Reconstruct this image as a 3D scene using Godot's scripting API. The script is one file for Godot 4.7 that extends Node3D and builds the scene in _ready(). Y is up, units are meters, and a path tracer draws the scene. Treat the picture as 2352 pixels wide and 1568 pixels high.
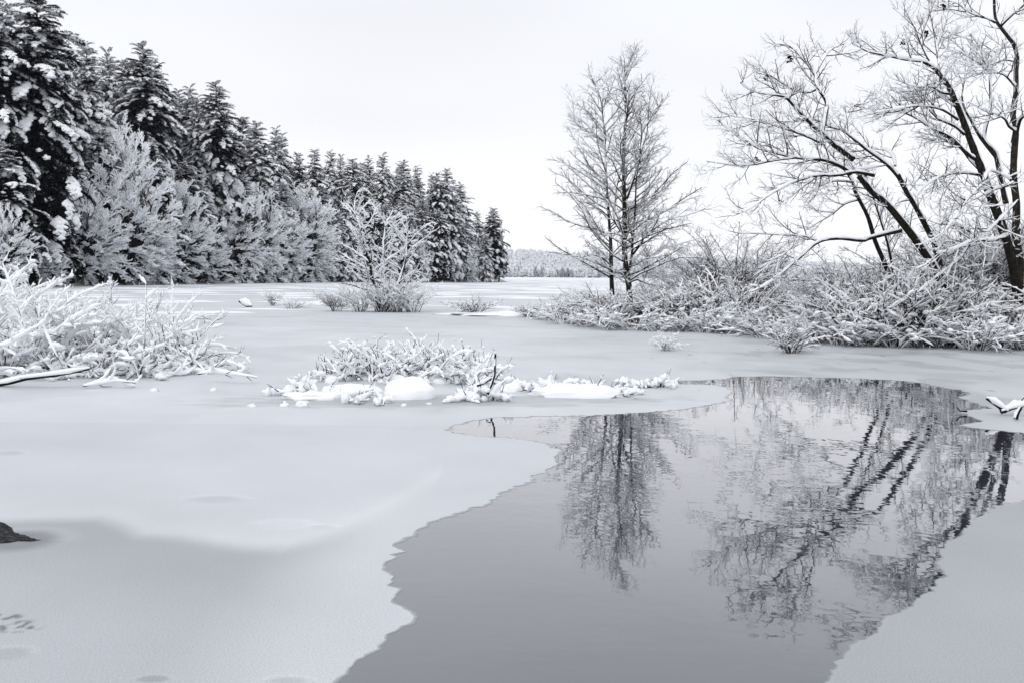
extends Node3D

# A snowed-in lake under an overcast sky: the camera stands 1.6 m above the ice. Metres, y up, looking along -z.
const EYE := 1.6
const LENS := 2285.0            # focal length in units of a frame 2352 wide and 1568 high
const PITCH := -0.0658
const ROLL := 0.0100

var look := Basis()
var used := {}
var lumps := FastNoiseLite.new()
var crumbs := FastNoiseLite.new()
var bark: StandardMaterial3D
var pale_bark: StandardMaterial3D
var twig_bark: StandardMaterial3D
var snow_mat: StandardMaterial3D
var needle_mat: StandardMaterial3D
var leaf_mat: StandardMaterial3D
var ice_zone := PackedVector2Array()
var marks := []
var n_a := FastNoiseLite.new()
var n_b := FastNoiseLite.new()
var n_c := FastNoiseLite.new()


# ---------------------------------------------------------------- shapes
class Shape:
	var v := PackedVector3Array()
	var n := PackedVector3Array()
	var ix := PackedInt32Array()
	static var rings := {}

	static func ring(sides: int) -> PackedVector2Array:
		if not rings.has(sides):
			var r := PackedVector2Array()
			for k in sides:
				var a := PI / 2 + TAU * k / sides
				r.append(Vector2(cos(a), sin(a)))
			rings[sides] = r
		return rings[sides]

	func skin(first: int, m: int, sides: int) -> void:
		for i in m - 1:
			var b := first + i * sides
			for k in sides:
				var k2 := (k + 1) % sides
				ix.append(b + k)
				ix.append(b + k2)
				ix.append(b + sides + k)
				ix.append(b + k2)
				ix.append(b + sides + k2)
				ix.append(b + sides + k)

	func cap(first: int, sides: int, center: Vector3, dir: Vector3, flip: bool) -> void:
		var c := v.size()
		v.append(center)
		n.append(dir)
		for k in sides:
			v.append(v[first + k])
			n.append(dir)
		for k in sides:
			var k2 := (k + 1) % sides
			ix.append(c)
			ix.append(c + 1 + (k2 if flip else k))
			ix.append(c + 1 + (k if flip else k2))

	func tube(p: PackedVector3Array, r: PackedFloat32Array, sides: int, closed := false) -> void:
		var m := p.size()
		var whole := (p[m - 1] - p[0]).normalized()
		var ref := Vector3.UP if absf(whole.y) < 0.75 else Vector3(0.3, 0.0, 1.0).normalized()
		var first := v.size()
		var cs := ring(sides)
		for i in m:
			var t := (p[mini(i + 1, m - 1)] - p[maxi(i - 1, 0)]).normalized()
			var a := t.cross(ref).normalized()
			var b := a.cross(t)
			var c := p[i]
			var rad := r[i]
			for k in sides:
				var d := a * cs[k].x + b * cs[k].y
				v.append(c + d * rad)
				n.append(d)
		skin(first, m, sides)
		if closed:
			cap(first + (m - 1) * sides, sides, p[m - 1], whole, false)
			cap(first, sides, p[0], -whole, true)

	# snow lying along the upper side of a branch
	func drape(p: PackedVector3Array, r: PackedFloat32Array, deep: float, sides: int, uneven: float, rng: RandomNumberGenerator, cling := 0.1) -> void:
		var m := p.size()
		var first := v.size()
		var cs := ring(sides)
		for i in m:
			var t := (p[mini(i + 1, m - 1)] - p[maxi(i - 1, 0)]).normalized()
			var flat := sqrt(maxf(0.0, 1.0 - t.y * t.y))
			var u := Vector3(-0.4, 0.0, 0.9)
			if flat > 0.08:
				u = (Vector3.UP - t * t.y) / flat
			else:
				u = (u - t * t.dot(u)).normalized()
			var a := t.cross(u)
			var k := deep * (1.0 + uneven * rng.randf_range(-1.0, 1.0)) * clampf(flat * 1.25 - 0.08, cling, 1.0)
			var end := 0.25 if i == 0 or i == m - 1 else 1.0
			var w := (minf(r[i], deep * 2.2) * 0.75 + k * 0.62) * (0.55 + 0.45 * end)
			var h := (k * 0.8 + minf(r[i], deep) * 0.3) * end
			var c := p[i] + u * (r[i] * 0.62 + h * 0.25)
			for q in sides:
				v.append(c + a * (cs[q].x * w) + u * (cs[q].y * h))
				n.append((a * (cs[q].x * h) + u * (cs[q].y * w)).normalized())
		skin(first, m, sides)
		if sides > 4:
			var lead := (p[m - 1] - p[0]).normalized()
			cap(first + (m - 1) * sides, sides, v[first + (m - 1) * sides].lerp(v[first + (m - 1) * sides + sides / 2], 0.5) + lead * deep * 0.2, lead, false)

	func blob(center: Vector3, axes: Basis, rows: int, cols: int, amp: float, noise: FastNoiseLite, shift: float, floor_y := -9.0) -> void:
		var first := v.size()
		var turn := axes.inverse().transposed()
		for i in rows + 1:
			var e := PI * i / rows - PI / 2
			for j in cols:
				var q := TAU * j / cols
				var d := Vector3(cos(e) * cos(q), sin(e), cos(e) * sin(q))
				var rad := 1.0 + amp * noise.get_noise_3d(d.x + shift, d.y + shift * 0.7, d.z)
				var p := center + axes * (d * rad)
				p.y = maxf(p.y, floor_y)
				v.append(p)
				n.append((turn * d).normalized())
		for i in rows:
			for j in cols:
				var j2 := (j + 1) % cols
				var a := first + i * cols + j
				var b := first + i * cols + j2
				ix.append(a)
				ix.append(b)
				ix.append(a + cols)
				ix.append(b)
				ix.append(b + cols)
				ix.append(a + cols)

	func tri(a: Vector3, b: Vector3, c: Vector3, up: Vector3) -> void:
		var k := v.size()
		v.append(a)
		v.append(b)
		v.append(c)
		for i in 3:
			n.append(up)
		ix.append(k)
		ix.append(k + 1)
		ix.append(k + 2)

	func put_into(mesh: ArrayMesh, m: Material) -> void:
		if v.is_empty():
			return
		var arrays := []
		arrays.resize(Mesh.ARRAY_MAX)
		arrays[Mesh.ARRAY_VERTEX] = v
		arrays[Mesh.ARRAY_NORMAL] = n
		arrays[Mesh.ARRAY_INDEX] = ix
		mesh.add_surface_from_arrays(Mesh.PRIMITIVE_TRIANGLES, arrays)
		mesh.surface_set_material(mesh.get_surface_count() - 1, m)

	func mesh(m: Material) -> ArrayMesh:
		var r := ArrayMesh.new()
		put_into(r, m)
		return r


# how a plant branches; each array holds one value per level of branching
class Habit:
	var levels := 2
	var spacing := [0.25, 0.12, 0.08]
	var reach := [1.2, 0.5, 0.2]
	var angle := [50.0, 45.0, 45.0]
	var rise := [0.1, 0.12, 0.15]
	var wander := [0.18, 0.22, 0.25]
	var segs := [5, 4, 3]
	var sides := [5, 4, 3]
	var snow_sides := [5, 4, 3]
	var thick := [0.012, 0.007, 0.005]
	var deep := [0.03, 0.02, 0.014]
	var first := [0.25, 0.2, 0.2]
	var uneven := 0.45
	var flatten := 1.0          # below 1: side shoots lie nearer the horizontal
	var bare := 0.0             # share of shoots without snow
	var cling := 0.1
	var shade := 0.0            # how much barer the shoots are near the ground, below the height of the canopy
	var canopy := 1.0


func along(p: PackedVector3Array, s: float) -> int:
	return clampi(int(s * (p.size() - 1)), 0, p.size() - 2)


func grow(wood: Shape, snow: Shape, p: PackedVector3Array, r: PackedFloat32Array, level: int, h: Habit, rng: RandomNumberGenerator, scale := 1.0) -> void:
	if level >= h.levels:
		return
	var total := 0.0
	for i in p.size() - 1:
		total += p[i].distance_to(p[i + 1])
	var count := int(total * (1.0 - h.first[level]) / (h.spacing[level] * scale))
	var side := 1.0
	for j in count:
		var s: float = h.first[level] + (1.0 - h.first[level]) * (j + rng.randf()) / count
		var f := s * (p.size() - 1)
		var i := clampi(int(f), 0, p.size() - 2)
		var o := p[i].lerp(p[i + 1], f - i)
		var t := (p[i + 1] - p[i]).normalized()
		var parent_r := lerpf(r[i], r[i + 1], f - i)
		var far: float = h.reach[level] * scale * (1.0 - 0.55 * s) * rng.randf_range(0.55, 1.2)
		side = -side
		var across := t.cross(Vector3.UP)
		if across.length() < 0.2:
			var q := rng.randf() * TAU
			across = Vector3(cos(q), 0, sin(q))
		across = across.normalized().rotated(t, rng.randf_range(-1.4, 1.4) * h.flatten) * side
		var a := deg_to_rad(h.angle[level] * rng.randf_range(0.7, 1.25))
		shoot(wood, snow, o, (t * cos(a) + across * sin(a)).normalized(), far, parent_r, level, h, rng, scale)


func shoot(wood: Shape, snow: Shape, o: Vector3, d: Vector3, far: float, parent_r: float, level: int, h: Habit, rng: RandomNumberGenerator, scale := 1.0) -> void:
	var segs: int = h.segs[level]
	var p := PackedVector3Array()
	var r := PackedFloat32Array()
	var r0 := minf(parent_r * 0.75, h.thick[level] * scale * rng.randf_range(0.8, 1.2))
	var w: float = h.wander[level]
	for k in segs + 1:
		p.append(o)
		r.append(r0 * (1.0 - 0.65 * k / segs))
		o += d * (far / segs)
		if o.y < 0.015:
			o.y = 0.015
		d = (d + Vector3(rng.randf_range(-w, w), rng.randf_range(-w, w) + h.rise[level], rng.randf_range(-w, w))).normalized()
	wood.tube(p, r, h.sides[level])
	if h.deep[level] > 0.0 and rng.randf() >= h.bare + h.shade * clampf(1.0 - p[0].y / h.canopy, 0.0, 1.0):
		snow.drape(p, r, h.deep[level] * scale, h.snow_sides[level], h.uneven, rng, h.cling)
	grow(wood, snow, p, r, level + 1, h, rng, scale)


# ---------------------------------------------------------------- places
func sight(u: float, v: float) -> Vector3:
	return look * Vector3((u - 1176.0) / LENS, (784.0 - v) / LENS, -1.0)


func spot(u: float, v: float) -> Vector3:                     # the point of the ice seen there
	var d := sight(u, v)
	return Vector3(0, EYE, 0) + d * (EYE / -d.y)


func at(u: float, v: float, depth: float) -> Vector3:         # the point seen there at that distance
	var d := sight(u, v)
	return Vector3(0, EYE, 0) + d * (depth / -d.z)


func horizon(u: float) -> float:
	return 633.5 + 0.0100 * (u - 1176.0)


# ---------------------------------------------------------------- naming
func numbered(called: String) -> String:
	var k: int = used.get(called, 0)
	used[called] = k + 1
	return called if k == 0 else "%s_%03d" % [called, k]


func thing(called: String, label: String, category: String, where := Vector3.ZERO, group := "") -> Node3D:
	var o := Node3D.new()
	o.name = numbered(called)
	add_child(o, true)
	o.position = where
	tag(o, label, category, group)
	return o


func tag(o: Node3D, label: String, category: String, group := "") -> void:
	o.set_meta("label", label)
	o.set_meta("category", category)
	if group:
		o.set_meta("group", group)


func part(called: String, mesh: Mesh, parent: Node3D, kind := "", label := "") -> MeshInstance3D:
	var o := MeshInstance3D.new()
	o.name = called
	o.mesh = mesh
	parent.add_child(o, true)
	if kind:
		o.set_meta("kind", kind)
	if label:
		o.set_meta("label", label)
	return o


func setting(called: String, mesh: Mesh) -> MeshInstance3D:
	var o := MeshInstance3D.new()
	o.name = numbered(called)
	o.mesh = mesh
	add_child(o, true)
	o.set_meta("kind", "structure")
	return o


func scatter(called: String, mesh: Mesh, where: Array, parent: Node3D) -> MultiMeshInstance3D:
	var mm := MultiMesh.new()
	mm.transform_format = MultiMesh.TRANSFORM_3D
	mm.mesh = mesh
	mm.instance_count = where.size()
	for i in where.size():
		mm.set_instance_transform(i, where[i])
	var o := MultiMeshInstance3D.new()
	o.name = called
	o.multimesh = mm
	o.set_meta("kind", "stuff")
	parent.add_child(o, true)
	return o


func seeded(k: int) -> RandomNumberGenerator:
	var r := RandomNumberGenerator.new()
	r.seed = k * 7919 + 17
	return r


func copy_of(o: Node3D, where: Vector3, turn: float, size: Vector3, label: String, group: String) -> Node3D:
	var c: Node3D = o.duplicate()
	c.name = numbered(String(o.name).trim_suffix("_" + String(o.name).get_slice("_", 99)))
	add_child(c, true)
	c.position = where
	c.basis = Basis(Vector3.UP, turn) * Basis.from_scale(size)
	c.set_meta("label", label)
	c.set_meta("group", group)
	return c


# ---------------------------------------------------------------- materials
func plain(c: Color, rough: float) -> StandardMaterial3D:
	var m := StandardMaterial3D.new()
	m.albedo_color = c.linear_to_srgb()
	m.roughness = rough
	return m


func noise_picture(freq: float, octaves: int, ramp: Array, size := 256, normal := 0.0) -> NoiseTexture2D:
	var t := NoiseTexture2D.new()
	var f := FastNoiseLite.new()
	f.noise_type = FastNoiseLite.TYPE_SIMPLEX_SMOOTH
	f.frequency = freq
	f.fractal_octaves = octaves
	f.seed = int(freq * 10000) + octaves
	t.noise = f
	t.width = size
	t.height = size
	t.seamless = true
	if normal > 0.0:
		t.as_normal_map = true
		t.bump_strength = normal
	else:
		var g := Gradient.new()
		g.colors = PackedColorArray(ramp)
		var o := PackedFloat32Array()
		for i in ramp.size():
			o.append(float(i) / (ramp.size() - 1))
		g.offsets = o
		t.color_ramp = g
	return t


func make_materials() -> void:
	lumps.noise_type = FastNoiseLite.TYPE_SIMPLEX_SMOOTH
	lumps.frequency = 1.1
	lumps.fractal_octaves = 2
	crumbs.noise_type = FastNoiseLite.TYPE_SIMPLEX_SMOOTH
	crumbs.frequency = 1.7
	crumbs.fractal_octaves = 2
	bark = plain(Color(1, 1, 1), 0.9)
	bark.albedo_texture = noise_picture(0.02, 4, [Color(0.06, 0.055, 0.05), Color(0.12, 0.11, 0.105), Color(0.16, 0.15, 0.13), Color(0.27, 0.26, 0.23)])
	bark.uv1_triplanar = true
	bark.uv1_world_triplanar = true
	bark.uv1_scale = Vector3(2.2, 0.9, 2.2)
	bark.normal_enabled = true
	bark.normal_texture = noise_picture(0.04, 4, [], 256, 6.0)
	pale_bark = bark.duplicate()
	pale_bark.albedo_color = Color(1.25, 1.22, 1.2)
	twig_bark = plain(Color(0.022, 0.018, 0.017), 0.9)
	twig_bark.metallic_specular = 0.2
	bark.metallic_specular = 0.2
	pale_bark.metallic_specular = 0.2
	snow_mat = plain(Color(0.91, 0.925, 0.95), 0.75)
	needle_mat = plain(Color(0.013, 0.016, 0.011), 0.8)
	needle_mat.metallic_specular = 0.2
	leaf_mat = plain(Color(0.075, 0.03, 0.018), 0.8)


# ---------------------------------------------------------------- the sky
func make_sky() -> Sky:
	var w := 512
	var h := 256
	var im := Image.create(w, h, false, Image.FORMAT_RGBF)
	var f := FastNoiseLite.new()
	f.noise_type = FastNoiseLite.TYPE_SIMPLEX_SMOOTH
	f.frequency = 1.0
	f.fractal_octaves = 3
	f.seed = 5
	for y in h:
		var e := PI / 2 - PI * (y + 0.5) / h
		for x in w:
			var a := TAU * (x + 0.5) / w
			var d := Vector3(cos(e) * sin(a), sin(e), -cos(e) * cos(a))
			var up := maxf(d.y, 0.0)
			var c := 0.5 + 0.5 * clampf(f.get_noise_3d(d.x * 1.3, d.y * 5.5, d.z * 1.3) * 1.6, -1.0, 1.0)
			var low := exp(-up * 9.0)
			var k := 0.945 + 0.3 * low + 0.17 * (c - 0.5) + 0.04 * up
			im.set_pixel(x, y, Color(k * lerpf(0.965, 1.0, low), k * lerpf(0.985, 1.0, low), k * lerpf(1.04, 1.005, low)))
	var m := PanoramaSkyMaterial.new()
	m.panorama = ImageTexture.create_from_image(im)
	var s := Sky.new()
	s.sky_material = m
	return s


# ---------------------------------------------------------------- the ice and the open water
func ice_tone(x: float, z: float) -> Vector3:
	var far := -z
	var a := n_a.get_noise_2d(x * 0.22, z * 0.22)
	var b := n_b.get_noise_2d(x * 1.0, z * 0.8)
	var t := 0.63 + 0.06 * a + 0.03 * b
	var warm := 0.0
	if far < 40.0:
		# the greyer young ice of the foreground ends along a curved rim
		var k := 0.0
		if far < 9.5 and x < 0.6:
			var rim := -99.0
			for i in ice_zone.size() - 1:
				if x >= ice_zone[i].x and x < ice_zone[i + 1].x:
					rim = lerpf(ice_zone[i].y, ice_zone[i + 1].y, (x - ice_zone[i].x) / (ice_zone[i + 1].x - ice_zone[i].x))
			if rim > -90.0:
				var gap := z - rim + 0.05 * b
				k = smoothstep(-0.1, 0.24 + 0.4 * smoothstep(-1.5, -0.7, x), gap) * (1.0 - 0.75 * smoothstep(-1.5, -0.75, x))
				var light := smoothstep(-1.75, -0.55, x + 0.12 * (z + 5.0))
				var young := lerpf(0.435, 0.49, light) + 0.075 * smoothstep(0.3, 1.8, gap) * (1.0 - light) + 0.03 * a + 0.015 * b
				t = lerpf(t + 0.035 * smoothstep(-0.5, -0.06, gap), young, k)
				warm = (1.0 - k) * 0.02 * smoothstep(-1.2, -0.1, gap)
		# frozen-over dimples, frost scabs and damp spots of the young ice
		for q: Array in marks:
			var g: Vector2 = (Vector2(x, z) - q[0]) / q[1]
			var far2 := g.length() + 0.25 * b
			if far2 < 1.5:
				t += float(q[2]) * (1.0 - smoothstep(0.55, 1.15, far2)) * (1.0 if q[3] == 0 else smoothstep(-0.05, 0.2, n_b.get_noise_2d(x * 14.0, z * 10.0)))
				if q[3] == 0 and g.y < 0.0:
					t += 0.05 * smoothstep(0.5, 0.95, far2) * (1.0 - smoothstep(0.95, 1.4, far2))
		# the shoal: ice soaked grey round the twigs and mounds
		var shoal := Vector2((x + 0.9) / 3.2, (z + 12.75 + 0.12 * x) / 0.75).length()
		t -= 0.17 * (1.0 - smoothstep(0.5, 1.15, shoal + 0.5 * n_b.get_noise_2d(x * 1.2, z * 2.5)))
		# right of the open water the ice is thin and grey
		if x > 1.0 and far < 9.5:
			t = minf(t, 0.43 + 0.04 * a + 0.02 * b)
		# wet grey sheets before the right bank and round the thicket
		var wet := smoothstep(0.5, 5.0, x - 0.05 * far) * smoothstep(9.0, 12.0, far) * (1.0 - smoothstep(22.0, 30.0, far))
		t -= wet * (0.09 + 0.1 * smoothstep(0.0, 0.35, n_c.get_noise_2d(x * 0.5, z * 0.35)))
		t -= 0.05 * smoothstep(0.12, 0.4, n_c.get_noise_2d(x * 0.3 + 40.0, z * 0.3)) * smoothstep(9.0, 14.0, far)
		# thin dark slits of melt
		var slit := n_b.get_noise_2d(x * 2.2 + 300.0, z * 0.9)
		t -= 0.3 * smoothstep(0.56, 0.66, slit) * smoothstep(11.0, 14.0, far) * (1.0 - smoothstep(24.0, 34.0, far)) * smoothstep(-6.0, 4.0, x)
	# drifted snow lies in bars on the far ice
	if far > 30.0:
		var bar := n_c.get_noise_2d(x * 0.10, z * 0.115 + 11.0) + 0.45 * n_b.get_noise_2d(x * 0.12, z * 0.2)
		var more := 0.2 * smoothstep(45.0, 110.0, far) + 0.1 * smoothstep(-6.0, 10.0, x) - 0.3 * (1.0 - smoothstep(36.0, 52.0, far))
		var s := smoothstep(0.14, 0.3, bar + more)
		if far > 420.0:
			s = maxf(s, 0.8)
		t = lerpf(t - 0.03, 0.9, s)
	t *= 0.955
	return Vector3(t * (0.95 + warm), t * (0.99 + warm * 0.6), t * 1.045)


func ice_picture(lo: Vector2, hi: Vector2, w: int, h: int) -> ImageTexture:
	var bytes := PackedByteArray()
	bytes.resize(w * h * 3)
	var k := 0
	for y in h:
		var z := lerpf(lo.y, hi.y, (y + 0.5) / h)
		for x in w:
			var c := ice_tone(lerpf(lo.x, hi.x, (x + 0.5) / w), z)
			bytes[k] = int(255.0 * pow(c.x, 0.4545))
			bytes[k + 1] = int(255.0 * pow(c.y, 0.4545))
			bytes[k + 2] = int(255.0 * pow(c.z, 0.4545))
			k += 3
	return ImageTexture.create_from_image(Image.create_from_data(w, h, false, Image.FORMAT_RGB8, bytes))


func ice_material(lo: Vector2, hi: Vector2, w: int, h: int, rough: float) -> StandardMaterial3D:
	var m := StandardMaterial3D.new()
	m.albedo_texture = ice_picture(lo, hi, w, h)
	m.roughness = rough
	m.metallic_specular = 0.4
	m.texture_repeat = false
	return m


func sheet(polys: Array, y: float, lo: Vector2, hi: Vector2, m: Material, skirt: float) -> ArrayMesh:
	var v := PackedVector3Array()
	var n := PackedVector3Array()
	var uv := PackedVector2Array()
	var ix := PackedInt32Array()
	for poly: PackedVector2Array in polys:
		var base := v.size()
		var tris := Geometry2D.triangulate_polygon(poly)
		for p in poly:
			v.append(Vector3(p.x, y, p.y))
			n.append(Vector3.UP)
			uv.append((p - lo) / (hi - lo))
		for k in range(0, tris.size(), 3):
			var a := poly[tris[k]]
			var b := poly[tris[k + 1]]
			var c := poly[tris[k + 2]]
			var flip := (b - a).cross(c - a) < 0.0
			ix.append(base + tris[k])
			ix.append(base + tris[k + 2 if flip else k + 1])
			ix.append(base + tris[k + 1 if flip else k + 2])
		if skirt > 0.0:
			for k in poly.size():
				var a := poly[k]
				var b := poly[(k + 1) % poly.size()]
				var out := Vector3(b.y - a.y, 0, a.x - b.x).normalized()
				var q := v.size()
				for p: Vector3 in [Vector3(a.x, y, a.y), Vector3(b.x, y, b.y), Vector3(a.x, y - skirt, a.y), Vector3(b.x, y - skirt, b.y)]:
					v.append(p)
					n.append(Vector3.UP)
					uv.append((Vector2(p.x, p.z) - lo) / (hi - lo))
				for i: int in [0, 1, 2, 1, 3, 2]:
					ix.append(q + i)
	var arrays := []
	arrays.resize(Mesh.ARRAY_MAX)
	arrays[Mesh.ARRAY_VERTEX] = v
	arrays[Mesh.ARRAY_NORMAL] = n
	arrays[Mesh.ARRAY_TEX_UV] = uv
	arrays[Mesh.ARRAY_INDEX] = ix
	var metres := PackedVector2Array()
	for p in v:
		metres.append(Vector2(p.x, p.z))
	arrays[Mesh.ARRAY_TEX_UV2] = metres
	var r := ArrayMesh.new()
	r.add_surface_from_arrays(Mesh.PRIMITIVE_TRIANGLES, arrays)
	r.surface_set_material(0, m)
	return r


func rect(lo: Vector2, hi: Vector2) -> PackedVector2Array:
	return PackedVector2Array([lo, Vector2(hi.x, lo.y), hi, Vector2(lo.x, hi.y)])


func ragged(list: Array, rng: RandomNumberGenerator, fine: float) -> PackedVector2Array:
	var r := PackedVector2Array()
	for i in list.size():
		var a: Vector2 = list[i]
		var b: Vector2 = list[(i + 1) % list.size()]
		var cut := clampi(int(a.distance_to(b) / fine), 1, 26)
		for k in cut:
			var p := a.lerp(b, float(k) / cut)
			var wob := minf(0.05, a.distance_to(b) * 0.1) if k > 0 else 0.0
			var s := n_b.get_noise_2d(p.x * 7.0, p.y * 7.0) * 1.6
			r.append(p + (b - a).normalized().orthogonal() * wob * (s + rng.randf_range(-0.25, 0.25)))
	return r


func seen_line(list: Array) -> Array:                          # pairs of picture coordinates -> points on the ice
	var r := []
	for k in range(0, list.size(), 2):
		var p := spot(list[k], list[k + 1])
		r.append(Vector2(p.x, p.z))
	return r


func ripple(x: float, z: float) -> float:
	var calm := clampf(0.75 + 0.9 * n_a.get_noise_2d(x * 0.3 + 20.0, z * 0.22), 0.25, 1.4)
	return calm * (0.00026 * n_b.get_noise_2d(x * 6.0, z * 8.5) + 0.0006 * n_a.get_noise_2d(x * 1.2 + 7.0, z * 2.2))


# the open water as a fine mesh whose ripples are its own relief
func rippled(x0: float, x1: float, z0: float, z1: float, m: Material) -> ArrayMesh:
	var s := Shape.new()
	var zs := []
	var z := z0
	while z > z1:
		zs.append(z)
		z -= 0.012 + 0.004 * -z
	var cols := 560
	for q: float in zs:
		for i in cols + 1:
			var x := lerpf(x0, x1, float(i) / cols)
			var h := ripple(x, q)
			var e := 0.012
			s.v.append(Vector3(x, -0.0013 + 0.25 * h, q))
			s.n.append(Vector3((h - ripple(x + e, q)) / e, 1.0, (h - ripple(x, q + e)) / e).normalized())
	for j in zs.size() - 1:
		for i in cols:
			var a := j * (cols + 1) + i
			var c := a + cols + 1
			for q: int in [a, c, a + 1, a + 1, c, c + 1]:
				s.ix.append(q)
	return s.mesh(m)


func make_lake() -> void:
	var rng := seeded(3)
	for q: Vector2 in seen_line([-700, 1172, -300, 1180, 0, 1192, 130, 1186, 240, 1184, 290, 1200, 330, 1222, 420, 1228, 500, 1243, 600, 1252, 660, 1250, 740, 1226, 800, 1203, 880, 1166, 940, 1130, 1010, 1090]):
		ice_zone.append(q)
	for q: Array in [[492, 1145, 78, 11, -0.07, 0], [655, 1204, 75, 14, 0.03, 0], [48, 1438, 60, 16, -0.3, 1], [12, 1416, 40, 8, -0.3, 1], [352, 1558, 40, 9, -0.12, 0], [660, 1562, 60, 12, -0.1, 0], [20, 1500, 60, 20, -0.06, 0], [22, 1240, 120, 30, -0.16, 0], [18, 1040, 40, 6, -0.08, 0], [742, 1210, 40, 8, -0.03, 0]]:
		var c := spot(q[0], q[1])
		marks.append([Vector2(c.x, c.z), Vector2(absf(spot(q[0] + q[2], q[1]).x - c.x), absf(spot(q[0], q[1] + q[3]).z - c.z)), q[4], q[5]])
	var edge := seen_line([690, 1640, 762, 1568, 808, 1527, 837, 1502, 867, 1490, 885, 1456, 942, 1429, 950, 1415, 937, 1402, 896, 1381, 917, 1352, 887, 1344, 904, 1323, 875, 1306, 879, 1294, 908, 1277, 892, 1273, 929, 1266,
		900, 1250, 950, 1223, 979, 1200, 1027, 1184, 1110, 1159, 1164, 1126, 1201, 1107, 1251, 1080, 1280, 1064, 1272, 1050, 1284, 1036, 1255, 1020, 1209, 1011, 1180, 1006, 1089, 1001, 1040, 994, 1019, 987, 1040, 977, 1077, 966,
		1122, 959, 1263, 954, 1387, 952, 1478, 946, 1561, 939, 1602, 933, 1636, 928, 1681, 918, 1662, 911, 1683, 898, 1668, 889, 1636, 883, 1566, 882, 1520, 877, 1548, 873, 1601, 873, 1664, 870, 1681, 865, 1754, 863, 1845, 865,
		1950, 868, 2054, 872, 2124, 879, 2159, 888, 2211, 895, 2232, 903, 2210, 912, 2240, 924, 2284, 936, 2244, 940, 2208, 944, 2225, 953, 2246, 960, 2262, 967, 2232, 972, 2208, 975, 2240, 982, 2288, 986, 2352, 993, 2440, 1004,
		2620, 1030, 2700, 1060, 2600, 1096, 2450, 1128, 2352, 1150, 2330, 1158, 2288, 1163, 2268, 1182, 2240, 1190, 2225, 1214, 2204, 1235, 2173, 1249, 2163, 1267, 2172, 1281, 2160, 1295, 2186, 1322, 2152, 1336, 2159, 1347, 2110, 1375,
		2090, 1400, 2040, 1420, 2020, 1446, 1975, 1478, 1930, 1530, 1900, 1568, 1850, 1640])
	var shore := ragged(edge, rng, 0.03)
	var rim_points := shore.size()
	shore.append(Vector2(0.9, -2.6))
	shore.append(Vector2(0.8, 9.0))
	shore.append(Vector2(-0.5, 9.0))
	shore.append(Vector2(-0.55, -2.6))
	# open water, rippled
	var water := StandardMaterial3D.new()
	water.albedo_color = Color(0.033, 0.038, 0.06).linear_to_srgb()
	water.roughness = 0.02
	water.metallic_specular = 0.55
	water.clearcoat_enabled = true
	water.clearcoat = 0.9
	water.clearcoat_roughness = 0.02
	setting("water", rippled(-3.2, 10.0, -1.0, -17.5, water))
	setting("water", sheet([rect(Vector2(-3.2, -1.0), Vector2(10, 9))], -0.004, Vector2(-3, -1), Vector2(10, 9), water, 0.0))
	# ice in three sheets, finer near the shore one stands on
	var lo := Vector2(-18, -36)
	var hi := Vector2(22, -10.5)
	setting("lake_ice", sheet(Geometry2D.clip_polygons(rect(lo, hi), shore), 0.0, lo, hi, ice_material(lo, hi, 960, 612, 0.5), 0.0))
	setting("lake_ice", sheet(Geometry2D.clip_polygons(rect(Vector2(-18, -10.5), Vector2(-6, 8)), shore), 0.0, Vector2(-18, -10.5), Vector2(-6, 8), ice_material(Vector2(-18, -10.5), Vector2(-6, 8), 64, 64, 0.5), 0.0))
	setting("lake_ice", sheet(Geometry2D.clip_polygons(rect(Vector2(7, -10.5), Vector2(22, 8)), shore), 0.0, Vector2(7, -10.5), Vector2(22, 8), ice_material(Vector2(7, -10.5), Vector2(22, 8), 64, 64, 0.5), 0.0))
	lo = Vector2(-6, -10.5)
	hi = Vector2(7, -2.5)
	var ice := ice_material(lo, hi, 1300, 800, 0.5)
	ice.texture_repeat = true
	ice.albedo_color = Color(1.025, 1.025, 1.025)
	ice.detail_enabled = true
	ice.detail_albedo = noise_picture(0.16, 3, [Color(0.74, 0.74, 0.75), Color(0.92, 0.92, 0.925), Color(0.98, 0.98, 0.98), Color(1, 1, 1)], 512)
	ice.detail_blend_mode = BaseMaterial3D.BLEND_MODE_MUL
	ice.detail_uv_layer = BaseMaterial3D.DETAIL_UV_2
	ice.uv2_scale = Vector3(1.1, 1.1, 1.0)
	for piece in Geometry2D.clip_polygons(rect(lo, Vector2(7, 8)), shore):
		setting("lake_ice", sheet([piece], 0.0, lo, hi, ice, 0.0))
	# the rim melts away in a film of ever thinner ice
	var film := StandardMaterial3D.new()
	film.albedo_color = Color(1, 1, 1)
	film.vertex_color_use_as_albedo = true
	film.transparency = BaseMaterial3D.TRANSPARENCY_ALPHA
	film.roughness = 0.5
	var strip := Shape.new()
	var tint := PackedColorArray()
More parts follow.
